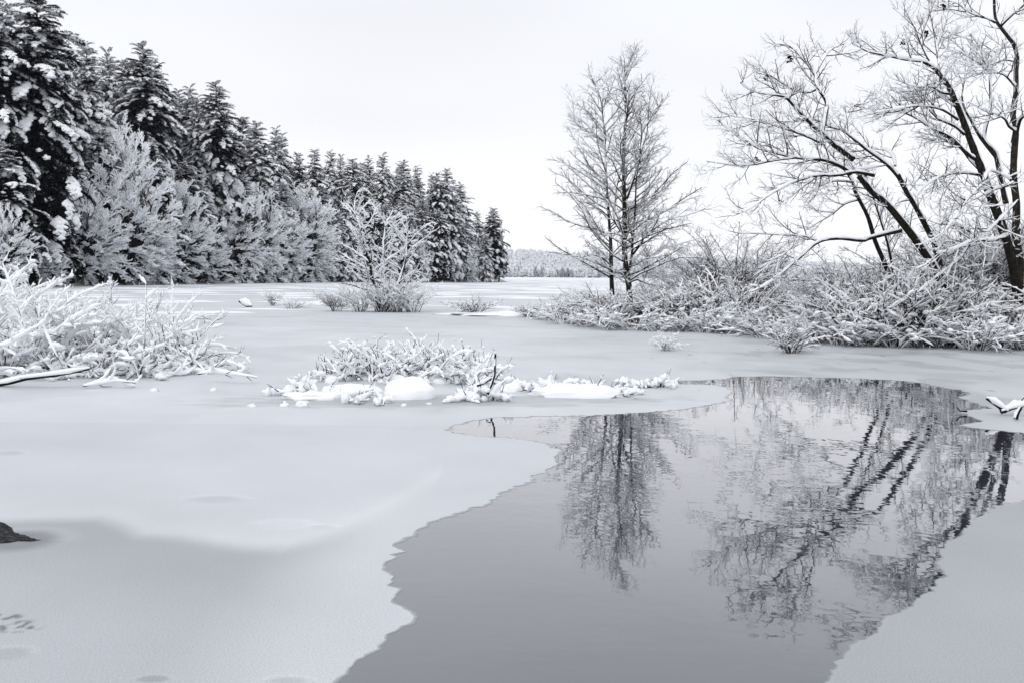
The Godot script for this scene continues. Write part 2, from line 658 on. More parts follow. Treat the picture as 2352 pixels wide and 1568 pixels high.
	for k in rim_points:
		var a := shore[(k + rim_points - 2) % rim_points]
		var b := shore[(k + 2) % rim_points]
		var out := (b - a).normalized().orthogonal()
		if not Geometry2D.is_point_in_polygon(shore[k] + out * 0.01, shore):
			out = -out
		var wide := 0.035 + 0.05 * (n_b.get_noise_2d(shore[k].x * 2.5 + 60.0, shore[k].y * 2.5) + 0.25 * n_b.get_noise_2d(shore[k].x * 14.0, shore[k].y * 14.0))
		wide = clampf(wide, 0.012, 0.09) * clampf(-shore[k].y / 7.0, 0.5, 1.3)
		for m in 4:
			var p: Vector2 = shore[k] + out * (wide * [-0.2, 0.3, 0.65, 1.0][m])
			strip.v.append(Vector3(p.x, -0.0003, p.y))
			strip.n.append(Vector3.UP)
			tint.append(Color(0.46, 0.475, 0.505, [0.95, 0.7, 0.34, 0.0][m]))
	for k in rim_points - 1:
		for m in 3:
			var a := k * 4 + m
			for q: int in [a, a + 4, a + 1, a + 1, a + 4, a + 5]:
				strip.ix.append(q)
	var arrays := []
	arrays.resize(Mesh.ARRAY_MAX)
	arrays[Mesh.ARRAY_VERTEX] = strip.v
	arrays[Mesh.ARRAY_NORMAL] = strip.n
	arrays[Mesh.ARRAY_COLOR] = tint
	arrays[Mesh.ARRAY_INDEX] = strip.ix
	var rim_mesh := ArrayMesh.new()
	rim_mesh.add_surface_from_arrays(Mesh.PRIMITIVE_TRIANGLES, arrays)
	rim_mesh.surface_set_material(0, film)
	setting("skim_ice", rim_mesh)
	lo = Vector2(-90, -170)
	hi = Vector2(110, -36)
	setting("lake_ice", sheet([rect(lo, hi)], 0.0, lo, hi, ice_material(lo, hi, 800, 536, 0.6), 0.0))
	var near_lo := Vector2(-90, -36)
	var side := ice_material(Vector2(-90, -36), Vector2(-18, 8), 90, 64, 0.6)
	setting("lake_ice", sheet([rect(near_lo, Vector2(-18, 8))], 0.0, near_lo, Vector2(-18, 8), side, 0.0))
	side = ice_material(Vector2(22, -36), Vector2(110, 8), 90, 64, 0.6)
	setting("lake_ice", sheet([rect(Vector2(22, -36), Vector2(110, 8))], 0.0, Vector2(22, -36), Vector2(110, 8), side, 0.0))
	lo = Vector2(-700, -1500)
	hi = Vector2(1300, -170)
	setting("lake_ice", sheet([rect(lo, hi)], 0.0, lo, hi, ice_material(lo, hi, 640, 420, 0.7), 0.0))
	# a melt hole at the left edge and the wet marks near it
	var black := water.duplicate()
	black.albedo_color = Color(0.008, 0.008, 0.01).linear_to_srgb()
	black.clearcoat_enabled = false
	black.metallic_specular = 0.12
	black.roughness = 0.08
	black.normal_enabled = true
	black.normal_texture = noise_picture(0.05, 4, [], 512, 5.0)
	black.uv1_scale = Vector3(14, 20, 1)
	black.normal_scale = 0.12
	var hole := ragged(seen_line([-160, 1178, -60, 1190, 0, 1199, 14, 1205, 30, 1221, 60, 1231, 96, 1240, 70, 1243, 40, 1242, 20, 1246, -30, 1248, -160, 1256]), rng, 0.03)
	setting("water", sheet([hole], 0.004, Vector2(-16, -36), Vector2(20, 8), black, 0.0))


# ---------------------------------------------------------------- snow heaps
func mound(called: String, label: String, category: String, where: Vector3, size: Vector3, seed: int, amp := 0.25, group := "") -> MeshInstance3D:
	var s := Shape.new()
	s.blob(Vector3.ZERO, Basis.from_scale(size), 14, 22, amp, lumps, seed * 3.7, -0.02)
	var o := MeshInstance3D.new()
	o.name = numbered(called)
	o.mesh = s.mesh(snow_mat)
	add_child(o, true)
	o.position = where
	if label:
		tag(o, label, category, group)
	else:
		o.set_meta("kind", "structure")
	return o


# ---------------------------------------------------------------- pines
func make_bough(seed: int, laden_share: float) -> ArrayMesh:
	var rng := seeded(seed)
	var needles := Shape.new()
	var white := Shape.new()
	var stem := PackedVector3Array()
	var rad := PackedFloat32Array()
	var o := Vector3.ZERO
	var d := Vector3(0, 0.12, 1).normalized()
	for k in 6:
		stem.append(o)
		rad.append(0.035 - 0.005 * k)
		o += d * 0.4
		d = (d + Vector3(rng.randf_range(-0.12, 0.12), -0.16, 0)).normalized()
	needles.tube(stem, rad, 4)
	for k in 15:
		var s := 0.12 + 0.88 * k / 14.0
		var f := s * 5.0
		var i := mini(int(f), 4)
		var b := stem[i].lerp(stem[i + 1], f - i)
		var side := 1.0 if k % 2 else -1.0
		var far := (0.85 - 0.45 * s) * rng.randf_range(0.7, 1.2)
		var q := Vector3(side * rng.randf_range(0.75, 1.0), rng.randf_range(-0.1, 0.15), rng.randf_range(0.4, 0.9)).normalized()
		if k == 14:
			q = d
		var line := PackedVector3Array()
		var lr := PackedFloat32Array()
		for m in 4:
			line.append(b)
			lr.append(0.014)
			b += q * far / 3.0
			q = (q + Vector3(0, -0.2, 0.12)).normalized()
		needles.tube(line, lr, 3)
		for m in 4:
			var c := line[m]
			for w in 9:
				var e := Vector3(rng.randf_range(-1, 1), rng.randf_range(-1.0, 0.55), rng.randf_range(-0.5, 1.2)).normalized()
				var g := e.cross(Vector3(rng.randf_range(-1, 1), 1, 0.3)).normalized() * 0.032
				var tip := c + e * rng.randf_range(0.16, 0.27)
				needles.tri(c - g, c + g, tip, g.cross(e).normalized())
		# a pad of snow on each side twig, hanging over at its end
		if rng.randf() < 0.85 * laden_share:
			var mid := line[1].lerp(line[2], 0.5) + Vector3(0, 0.05, 0)
			var x := (line[3] - line[1]).normalized()
			var z := x.cross(Vector3.UP).normalized()
			var y := z.cross(x).normalized()
			var wide := rng.randf_range(0.14, 0.25)
			white.blob(mid, Basis(x * far * rng.randf_range(0.42, 0.6), y * wide * 0.6, z * wide), 7, 11, 1.0, crumbs, seed * 9.0 + k * 2.3)
	for k in int(4.0 * laden_share):
		var b := stem[1 + k] + Vector3(rng.randf_range(-0.12, 0.12), 0.06, 0)
		white.blob(b, Basis.from_scale(Vector3(rng.randf_range(0.2, 0.34), 0.13, rng.randf_range(0.26, 0.42))), 7, 11, 1.0, crumbs, seed * 5.0 + k * 7.1)
	var mesh := ArrayMesh.new()
	needles.put_into(mesh, needle_mat)
	white.put_into(mesh, snow_mat)
	return mesh


# a pine of the height 26 with its foot at the origin: trunk and crown
func make_pine(seed: int, boughs: Array, low: float, wide: float, sparse: float, dark: float) -> Node3D:
	var rng := seeded(seed + 100)
	var o := Node3D.new()
	var wood := Shape.new()
	var tall := 26.0
	var p := PackedVector3Array()
	var r := PackedFloat32Array()
	for k in 14:
		p.append(Vector3(rng.randf_range(-0.12, 0.12), tall * k / 13.0, rng.randf_range(-0.12, 0.12)))
		r.append(lerpf(0.34, 0.03, k / 13.0))
	p[0] = Vector3(0, -0.3, 0)
	wood.tube(p, r, 8)
	var sets := []
	for b in boughs:
		sets.append([])
	var y := tall * low
	while y < tall - 0.25:
		var s := (y - tall * low) / (tall * (1.0 - low))
		var far := wide * (pow(1.0 - s, 0.68) * 0.97 + 0.03) * (0.72 + 0.28 * smoothstep(0.0, 0.22, s)) * rng.randf_range(0.8, 1.15)
		var spokes := rng.randi_range(5, 7) if s < 0.8 else 5
		var spin := rng.randf() * TAU
		for k in spokes:
			if rng.randf() < sparse * (1.0 - s):
				continue
			var a := spin + TAU * k / spokes + rng.randf_range(-0.45, 0.45)
			var out := Vector3(cos(a), 0, sin(a))
			var length := far * rng.randf_range(0.55, 1.15)
			var lift := lerpf(-0.1, 0.75, s * s)
			var q := Vector3(0, y + rng.randf_range(-0.45, 0.45), 0)
			var line := PackedVector3Array()
			var lr := PackedFloat32Array()
			var e := (out + Vector3(0, lift, 0)).normalized()
			var pieces := 4
			for m in pieces + 1:
				line.append(q)
				lr.append(0.075 * (1.0 - 0.7 * m / pieces) * (1.0 - 0.6 * s))
				q += e * length / pieces
				e = (e + Vector3(0, -0.2, 0)).normalized()
			wood.tube(line, lr, 4)
			var size0 := clampf(length / 2.6, 0.42, 0.92)
			var steps := maxi(1, int(length / (0.72 * size0)))
			for m in steps:
				var f := (m + 0.75) / steps * pieces
				var i := mini(int(f), pieces - 1)
				var b := line[i].lerp(line[i + 1], f - i) - out * minf(0.9 * size0, length * 0.4)
				var turn := a + rng.randf_range(-0.6, 0.6)
				var tip := -lerpf(0.75, -0.75, pow(s, 3.0)) + rng.randf_range(-0.3, 0.22)
				var size := rng.randf_range(0.8, 1.2) * size0
				var face := Basis(Vector3.UP, PI / 2 - turn) * Basis(Vector3.RIGHT, -tip) * Basis(Vector3.BACK, rng.randf_range(-0.35, 0.35))
				var bare := rng.randf() < dark * (1.0 - 0.6 * s) + (0.0 if m == steps - 1 else 0.38)
				sets[(3 + rng.randi() % 2) if bare else rng.randi() % 3].append(Transform3D(face.scaled_local(Vector3(size, size, size)), b))
		y += lerpf(0.9, 0.42, s) * rng.randf_range(0.8, 1.2)
	part("trunk", wood.mesh(bark), o)
	for k in boughs.size():
		scatter("crown", boughs[k], sets[k], o)
	return o


# ---------------------------------------------------------------- leafless trees white with snow, at the forest's edge
func make_spray(seed: int) -> ArrayMesh:
	var rng := seeded(seed + 300)
	var h := Habit.new()
	h.levels = 2
	h.spacing = [0.085, 0.09, 0.1]
	h.reach = [0.62, 0.28, 0.2]
	h.angle = [46.0, 44.0, 40.0]
	h.rise = [0.1, 0.12, 0.0]
	h.segs = [4, 2, 2]
	h.sides = [3, 3, 3]
	h.snow_sides = [4, 3, 3]
	h.thick = [0.007, 0.005, 0.005]
	h.deep = [0.056, 0.044, 0.02]
	h.bare = 0.05
	h.flatten = 0.8
	h.uneven = 0.35
	var wood := Shape.new()
	var white := Shape.new()
	var p := PackedVector3Array()
	var r := PackedFloat32Array()
	var o := Vector3.ZERO
	var d := Vector3(0, 0.1, 1).normalized()
	for k in 6:
		p.append(o)
		r.append(0.014 - 0.0015 * k)
		o += d * 0.22
		d = (d + Vector3(rng.randf_range(-0.15, 0.15), rng.randf_range(-0.12, 0.04), 0)).normalized()
	wood.tube(p, r, 4)
	white.drape(p, r, 0.042, 4, 0.35, rng)
	grow(wood, white, p, r, 0, h, rng)
	var mesh := ArrayMesh.new()
	wood.put_into(mesh, twig_bark)
	white.put_into(mesh, snow_mat)
	return mesh


func make_frosted(seed: int, sprays: Array, dense: float) -> Node3D:     # 10 m tall, crown down to the ground on the water side
	var rng := seeded(seed + 500)
	var o := Node3D.new()
	var wood := Shape.new()
	var sets := []
	for b in sprays:
		sets.append([])
	var stems := []
	for stem in 5:
		var p := PackedVector3Array()
		var r := PackedFloat32Array()
		var q := Vector3(rng.randf_range(-0.4, 0.4), -0.2, rng.randf_range(-0.4, 0.4))
		var d := Vector3(rng.randf_range(-0.4, 0.4), 1, rng.randf_range(-0.4, 0.4)).normalized()
		var tall := rng.randf_range(5.5, 8.2)
		for k in 11:
			p.append(q)
			r.append(lerpf(0.13, 0.02, k / 10.0))
			q += d * tall / 10.0
			d = (d + Vector3(rng.randf_range(-0.12, 0.12), 0.03, rng.randf_range(-0.12, 0.12))).normalized()
		wood.tube(p, r, 6)
		stems.append(p)
	# twigs fill a lopsided round crown and point outwards and up
	for j in int(430 * dense):
		var e := Vector3(rng.randfn(), rng.randfn(), rng.randfn()).normalized()
		var deep := pow(rng.randf(), 0.45)
		var bulge := 1.0 + 0.55 * lumps.get_noise_3d(e.x * 1.1 + seed * 5.0, e.y * 1.1, e.z * 1.1)
		var c := Vector3(e.x * 2.2, 4.0 + e.y * 4.1, e.z * 2.2) * Vector3(deep * bulge, 1.0, deep * bulge)
		c.y = maxf(0.15, 4.0 + e.y * 4.1 * deep * bulge)
		var p: PackedVector3Array = stems[rng.randi() % stems.size()]
		var from := p[clampi(int((c.y - 1.0) / 8.0 * 10.0), 1, 10)]
		wood.tube(PackedVector3Array([from, from.lerp(c, 0.55) + Vector3(0, 0.25, 0), c]), PackedFloat32Array([0.028, 0.02, 0.012]), 3)
		var aim := (Vector3(c.x, (c.y - 3.4) * 0.55, c.z).normalized() + Vector3(rng.randf_range(-0.7, 0.7), rng.randf_range(-0.25, 0.7), rng.randf_range(-0.7, 0.7))).normalized()
		var turn := atan2(aim.x, aim.z)
		var tip := asin(clampf(aim.y, -0.95, 0.95))
		var size := rng.randf_range(0.7, 1.1)
		sets[rng.randi() % sets.size()].append(Transform3D((Basis(Vector3.UP, turn) * Basis(Vector3.RIGHT, -tip)).scaled_local(Vector3(size, size, size)), c))
	part("trunk", wood.mesh(twig_bark), o)
	for k in sprays.size():
		scatter("crown", sprays[k], sets[k], o)
	return o


func ordinal(k: int) -> String:
	return ["leftmost", "second", "third", "fourth", "fifth", "sixth", "seventh", "eighth", "ninth", "tenth", "eleventh", "twelfth", "thirteenth", "fourteenth", "fifteenth", "sixteenth", "seventeenth", "eighteenth", "nineteenth", "twentieth",
		"twenty-first", "twenty-second", "twenty-third", "twenty-fourth", "twenty-fifth", "twenty-sixth", "twenty-seventh", "twenty-eighth", "twenty-ninth", "thirtieth", "thirty-first", "thirty-second", "thirty-third", "thirty-fourth",
		"thirty-fifth", "thirty-sixth", "thirty-seventh", "thirty-eighth"][k]


func shore_depth(u: float) -> float:
	var us := [-400.0, 0.0, 100.0, 300.0, 500.0, 750.0, 1000.0, 1150.0, 1400.0]
	var ds := [82.0, 92.0, 98.0, 121.0, 145.0, 190.0, 208.0, 243.0, 300.0]
	for i in us.size() - 1:
		if u < us[i + 1]:
			return lerpf(ds[i], ds[i + 1], (u - us[i]) / (us[i + 1] - us[i]))
	return 300.0


func on_shore(u: float, back: float) -> Vector3:
	var d := shore_depth(u) + back
	var p := at(u, horizon(u), d)
	p.y = land_height(back)
	return p


func land_height(back: float) -> float:
	return 0.25 * smoothstep(-1.0, 2.0, back) + 3.0 * smoothstep(4.0, 60.0, back)


func place_by_top(o: Node3D, u: float, v: float, back: float, natural: float, fat: float, rng: RandomNumberGenerator, label: String, group: String) -> void:
	var where := on_shore(u, back)
	var top := at(u, v, -where.z).y
	var k := (top - where.y) / natural
	var c := copy_of(o, where, rng.randf() * TAU, Vector3(k * fat, k, k * fat) * Vector3(rng.randf_range(0.9, 1.15), 1, rng.randf_range(0.9, 1.15)), label, group)
	c.basis = Basis(Vector3(1, 0, 0.3).normalized(), rng.randf_range(-0.035, 0.035)) * Basis(Vector3(0, 0, 1), rng.randf_range(-0.04, 0.04)) * c.basis


func make_forest() -> void:
	var rng := seeded(11)
	# the wooded point: a strip of snowy ground rising from the ice
	var s := Shape.new()
	var us := []
	for k in 46:
		us.append(-420.0 + 35.2 * k)
	var backs := [-0.6, 0.5, 2.0, 8.0, 20.0, 45.0, 90.0]
	for u: float in us:
		var fade := 1.0 - smoothstep(1100.0, 1164.0, u)
		for b: float in backs:
			var p := on_shore(u + (0.0 if b > 3.0 else 6.0 * lumps.get_noise_2d(u * 0.05, b)), b * (0.15 + 0.85 * fade) + 1.3 * lumps.get_noise_2d(u * 0.04, 9.0))
			p.y = land_height(b) * fade + (0.15 * lumps.get_noise_2d(u * 0.2, b) if b > 0.0 else -0.05)
			s.v.append(p)
			s.n.append(Vector3.UP)
	for i in us.size() - 1:
		for j in backs.size() - 1:
			var a := i * backs.size() + j
			var c := a + backs.size()
			for q: int in [a, a + 1, c, c, a + 1, c + 1]:
				s.ix.append(q)
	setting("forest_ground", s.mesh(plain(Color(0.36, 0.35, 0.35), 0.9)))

	var boughs := [make_bough(1, 1.0), make_bough(2, 1.0), make_bough(3, 0.9), make_bough(4, 0.12), make_bough(5, 0.0)]
	var kinds := [make_pine(1, boughs, 0.10, 4.9, 0.12, 0.05), make_pine(2, boughs, 0.14, 4.2, 0.15, 0.04), make_pine(3, boughs, 0.16, 5.0, 0.3, 0.62), make_pine(4, boughs, 0.08, 4.5, 0.08, 0.2), make_pine(5, boughs, 0.1, 5.0, 0.1, 0.36)]
	for k in kinds.size():
		kinds[k].name = "pine_tree"
		kinds[k].set_meta("category", "pine tree")
	# the pines whose tips make the skyline: tip in the picture, distance behind the water's edge, girth
	var tips := [[-70, -90, 8, 1.0], [8, -36, 6, 1.0], [74, -42, 5, 1.15], [136, 66, 14, 0.9], [200, 106, 16, 1.05], [262, 122, 20, 0.9], [316, 98, 10, 1.1], [378, 144, 17, 0.95], [432, 204, 22, 0.95], [470, 228, 14, 1.0], [510, 190, 9, 1.05],
		[592, 280, 8, 1.15], [628, 298, 13, 0.95], [655, 312, 20, 0.9], [690, 350, 14, 0.9], [722, 346, 7, 1.1], [752, 350, 12, 1.0], [782, 362, 16, 0.9], [806, 366, 6, 1.1], [834, 374, 12, 0.9], [858, 366, 17, 0.9], [882, 358, 9, 1.1],
		[906, 376, 15, 0.9], [932, 370, 8, 1.1], [956, 386, 12, 1.0], [984, 402, 17, 0.9], [1008, 396, 8, 1.0], [1028, 388, 5, 1.15], [1060, 425, 6, 1.3], [1100, 488, 7, 1.2], [1128, 477, 3, 1.6]]
	for k in tips.size():
		var t: Array = tips[k]
		var what := "snow-laden pine, its tip %s from the left on the forest skyline" % ordinal(maxi(k - 1, 0))
		if k == 0:
			what = "tall snow-laden pine at the left edge of the forest, mostly out of view"
		elif k == 2:
			what = "tallest snow-laden pine at the left, dark inside with big snow clumps"
		elif k == tips.size() - 1:
			what = "short broad snowy pine at the tip of the wooded point"
		place_by_top(kinds[2 if k <= 3 or k == 7 else k % 4], t[0], t[1], t[2], 26.0, t[3], rng, what, "snow-laden pines on the far left shore")
	var sky := [[-120, -40], [60, 0], [140, 80], [230, 140], [320, 110], [430, 215], [510, 205], [600, 295], [700, 360], [800, 375], [900, 380], [1020, 405], [1070, 450], [1100, 500]]
	var u := -110.0
	while u < 1085.0:
		var v := 0.0
		for i in sky.size() - 1:
			if u >= sky[i][0] and u <= sky[i + 1][0]:
				v = lerpf(sky[i][1], sky[i + 1][1], (u - sky[i][0]) / (sky[i + 1][0] - sky[i][0]))
		place_by_top(kinds[4 if rng.randf() < 0.7 else rng.randi() % 4], u + rng.randf_range(-8, 8), v + rng.randf_range(18, 60), rng.randf_range(20, 34), 26.0, rng.randf_range(1.0, 1.25), rng, "snow-laden pine in the back rows of the forest, mostly hidden by nearer pines", "snow-laden pines on the far left shore")
		u += 27.0
	# lower, younger pines along the water
	var young := [[28, 330, 2], [118, 380, 3], [165, 330, 5], [232, 300, 6], [345, 330, 5], [420, 370, 4], [455, 430, 3], [548, 400, 4], [640, 420, 4], [706, 440, 4], [742, 430, 2], [772, 470, 2], [800, 440, 3], [850, 450, 3], [892, 470, 3], [930, 450, 2], [968, 460, 3], [1000, 480, 2], [1045, 470, 2], [1072, 510, 2],
		[1112, 540, 2], [1146, 560, 1.5]]
	for k in young.size():
		var t: Array = young[k]
		place_by_top(kinds[2 if k < 4 else [0, 2, 1, 3][k % 4]], t[0], t[1], t[2], 26.0, 1.5, rng, "younger snowy pine in front of the tall ones, %s from the left along the water" % ordinal(k), "younger pines along the water")

	var sprays := [make_spray(1), make_spray(2), make_spray(3)]
	var white := [make_frosted(1, sprays, 1.15), make_frosted(2, sprays, 1.0), make_frosted(3, sprays, 1.1)]
	for w: Node3D in white:
		w.name = "bare_tree"
		w.set_meta("category", "bare tree")
	var spots := [[276, 268, 1.5, 0.85, "big bare tree furred white with snow, tallest among those before the pines"], [205, 420, 1.0, 1.2, "bare snow-furred tree at the left foot of the tallest one"], [330, 430, 1.0, 1.2, "bare snow-furred tree on the right flank of the tallest one"],
		[415, 400, 2.5, 1.0, "snow-furred bare tree just right of the tallest one and its flank trees"], [470, 500, 1.0, 1.25, "low snow-furred bare tree bending to the ice midway along the pale group"], [545, 420, 2.0, 1.0, "bare snow-furred tree half hidden under dark pine boughs"], [596, 425, 1.2, 1.0, "round-topped white bare tree with two dark trunks at its foot"],
		[648, 470, 1.5, 1.0, "narrow white bare tree between two round-topped ones"], [698, 412, 1.2, 1.0, "tall white bare tree at the right end of the pale group"], [722, 520, 0.6, 1.2, "low white bare tree leaning over the ice beside the dark pine gap"], [960, 545, 0.6, 1.0, "pale bare tree behind the small tree standing in the lake"],
		[8, 470, 0.6, 1.0, "bare snowy tree at the left frame edge under the tall pine"], [376, 545, 0.3, 1.3, "low snowy bare tree over the ice at the right foot of the tallest one"], [120, 560, 0.4, 1.2, "snow-furred low tree by the dark trunks at the left"], [1070, 560, 0.5, 1.0, "small pale bare tree near the tip of the wooded point"]]
	for t: Array in spots:
		place_by_top(white[rng.randi() % 3], t[0], t[1], t[2], 9.4, t[3], rng, t[4], "snow-furred bare trees at the forest edge")
	# two bushes that kept their russet leaves
	for t: Array in [[135, 615, 1.4, "russet-leaved bush at the foot of the dark pine trunks"], [606, 632, 1.0, "low russet-leaved bush in the shade between white trees"]]:
		var where := on_shore(t[0], 0.8)
		var o := thing("leafy_bush", t[3], "bush", where, "bushes that kept russet leaves")
		var wood := Shape.new()
		var leaf := Shape.new()
		for k in 14:
			var a := rng.randf() * TAU
			var tip := Vector3(cos(a) * rng.randf_range(0.3, 1.5), rng.randf_range(0.8, 2.4), sin(a) * rng.randf_range(0.3, 1.2)) * float(t[2])
			wood.tube(PackedVector3Array([Vector3.ZERO, tip * 0.5 + Vector3(0, 0.2, 0), tip]), PackedFloat32Array([0.03, 0.02, 0.008]), 4)
			for m in 60:
				var c := tip * rng.randf_range(0.35, 1.05) + Vector3(rng.randf_range(-0.35, 0.35), rng.randf_range(-0.3, 0.3), rng.randf_range(-0.35, 0.35))
				var e := Vector3(rng.randf_range(-1, 1), rng.randf_range(-1, 0.4), rng.randf_range(-1, 1)).normalized() * 0.13
				var g := e.cross(Vector3(rng.randf_range(-1, 1), 1, 0.2)).normalized() * 0.06
				leaf.tri(c - g, c + g, c + e, g.cross(e).normalized())
		part("stems", wood.mesh(twig_bark), o)
		part("leaves", leaf.mesh(leaf_mat), o, "stuff")
	for w: Node3D in white:
		w.free()
	far_shore(kinds)
	for k: Node3D in kinds:
		k.free()


# ---------------------------------------------------------------- the far shore
func hill(called: String, us: Array, shores: Array, tops: Array, deep: float, m: Material) -> Array:
	var s := Shape.new()
	var feet := []
	var rows := 7
	for i in us.size():
		for j in rows:
			var f := float(j) / (rows - 1)
			var d: float = shores[i] + deep * f
			var p := at(us[i], horizon(us[i]), d)
			p.y = -0.3 + maxf(0.0, tops[i]) * smoothstep(0.0, 1.0, f)
			s.v.append(p)
			s.n.append(Vector3(0, 1, 0.2).normalized())
			feet.append(p)
	for i in us.size() - 1:
		for j in rows - 1:
			var a := i * rows + j
			var c := a + rows
			for q: int in [a, a + 1, c, c, a + 1, c + 1]:
				s.ix.append(q)
	setting(called, s.mesh(m))
	return feet


func far_puff(seed: int) -> ArrayMesh:                          # a snowed bare tree 10 m tall, seen from a kilometre away
	var rng := seeded(seed + 900)
	var white := Shape.new()
	var wood := Shape.new()
	wood.tube(PackedVector3Array([Vector3.ZERO, Vector3(0, 5, 0), Vector3(0, 9, 0)]), PackedFloat32Array([0.25, 0.18, 0.05]), 4)
	for k in 42:
		var a := rng.randf() * TAU
		var y := rng.randf_range(2.0, 9.5)
		var far := 2.9 * sqrt(maxf(0.05, 1.0 - pow((y - 5.0) / 5.0, 2.0))) * sqrt(rng.randf())
		var c := Vector3(cos(a) * far, y, sin(a) * far)
		white.blob(c, Basis.from_scale(Vector3(rng.randf_range(0.5, 1.0), rng.randf_range(0.3, 0.55), rng.randf_range(0.5, 1.0))), 4, 6, 0.8, lumps, seed * 11.0 + k)
		if k % 3 == 0:
			wood.tube(PackedVector3Array([Vector3(0, y * 0.6, 0), c - Vector3(0, 0.1, 0), c * 1.04 + Vector3(0, 0.3, 0)]), PackedFloat32Array([0.08, 0.05, 0.03]), 3)
	var mesh := ArrayMesh.new()
	wood.put_into(mesh, twig_bark)
	white.put_into(mesh, snow_mat)
	return mesh


func far_shore(kinds: Array) -> void:
	var rng := seeded(21)
	var ground := plain(Color(0.85, 0.86, 0.88), 0.9)
	var us := []
	var shores := []
	var tops := []
	for k in 25:
		var u := 980.0 + 62.0 * k
		us.append(u)
		shores.append(1200.0 - 90.0 * smoothstep(1500.0, 2000.0, u))
		var crest := lerpf(571.0, 579.0, smoothstep(1150.0, 1330.0, u))
		crest = lerpf(crest, 597.0, smoothstep(1330.0, 1640.0, u))
		crest = lerpf(crest, 606.0, smoothstep(1700.0, 1950.0, u))
		tops.append((horizon(u) - crest) / LENS * 1620.0 - 8.0)
	hill("hill", us, shores, tops, 420.0, ground)
	var puffs := [far_puff(1), far_puff(2), far_puff(3)]
	var sets := [[], [], []]
	for k in 4200:
		var f := pow(rng.randf(), 1.15)
		var i := rng.randi() % 24
		var g := rng.randf()
		var u := lerpf(us[i], us[i + 1], g)
		var d: float = lerpf(shores[i], shores[i + 1], g) + 420.0 * f
		var p := at(u, horizon(u), d)
		p.y = -0.3 + lerpf(tops[i], tops[i + 1], g) * smoothstep(0.0, 1.0, f)
		var size := rng.randf_range(0.7, 1.15)
		sets[rng.randi() % 3].append(Transform3D(Basis(Vector3.UP, rng.randf() * TAU).scaled_local(Vector3(size * 1.2, size, size * 1.2)), p))
	var wood := Node3D.new()
	wood.name = "far_woods"
	add_child(wood, true)
	tag(wood, "pale snowy woods covering the low hill across the lake", "woods")
	wood.set_meta("kind", "stuff")
	for k in 3:
		scatter("bare_trees", puffs[k], sets[k], wood)
	# pines along the foot of that hill, too far and many to tell apart; the ones nearer the camera are things below
	for k in 150:
		var u := rng.randf_range(1100, 1750)
		var back := 3.0 + 60.0 * pow(rng.randf(), 2.0)
		var i := clampi(int((u - 980.0) / 62.0), 0, 23)
		var p := at(u, horizon(u), shores[i] + back)
		p.y = -0.3 + tops[i] * smoothstep(0.0, 1.0, back / 420.0)
		var size := rng.randf_range(8.0, 13.5) / 26.0
		copy_of(kinds[4 if rng.randf() < 0.6 else rng.randi() % 4], p, rng.randf() * TAU, Vector3(size * 1.25, size, size * 1.25), "small distant snowy pine at the foot of the hill across the lake", "distant pines across the lake")
	# a nearer wooded shore shows on the right between the bushes
	us = []
	shores = []
	tops = []
	for k in 16:
		us.append(1640.0 + 70.0 * k)
		shores.append(520.0 + 30.0 * sin(k * 1.3))
		tops.append(1.4 * smoothstep(0.0, 4.0, float(k)))
	hill("hill", us, shores, tops, 90.0, ground)
	sets = [[], [], []]
	for k in 700:
		var f := rng.randf()
		var i := 1 + rng.randi() % 14
		var g := rng.randf()
		var u := lerpf(us[i], us[i + 1], g)
		var d: float = lerpf(shores[i], shores[i + 1], g) + 4.0 + 84.0 * f
		var p := at(u, horizon(u), d)
		p.y = -0.3 + lerpf(tops[i], tops[i + 1], g) * smoothstep(0.0, 1.0, f)
		var size := rng.randf_range(0.5, 0.82)
		sets[rng.randi() % 3].append(Transform3D(Basis(Vector3.UP, rng.randf() * TAU).scaled_local(Vector3(size * 1.2, size, size * 1.2)), p))
	wood = Node3D.new()
	wood.name = "far_woods_001"
	add_child(wood, true)
	tag(wood, "low snowy woods on the nearer far shore, seen in the gap between the right shrubs", "woods")
	wood.set_meta("kind", "stuff")
	for k in 3:
		scatter("bare_trees", puffs[k], sets[k], wood)
	var dark := [1822, 1838, 1846, 1858, 1866, 1878, 1886, 1896, 1910, 1930, 1700, 1716, 1740, 1760]
	for k in dark.size():
		var u: float = dark[k]
		var p := at(u, horizon(u), 522.0 + rng.randf_range(-2, 8))
		p.y = -0.2
		var size := rng.randf_range(6.2, 8.4) / 26.0
		copy_of(kinds[4 if k % 3 else 2], p, rng.randf() * TAU, Vector3(size * 1.5, size, size * 1.5), "distant dark snowy pine on the far shore seen between the right shrubs", "dark pines in the gap between the shrubs")


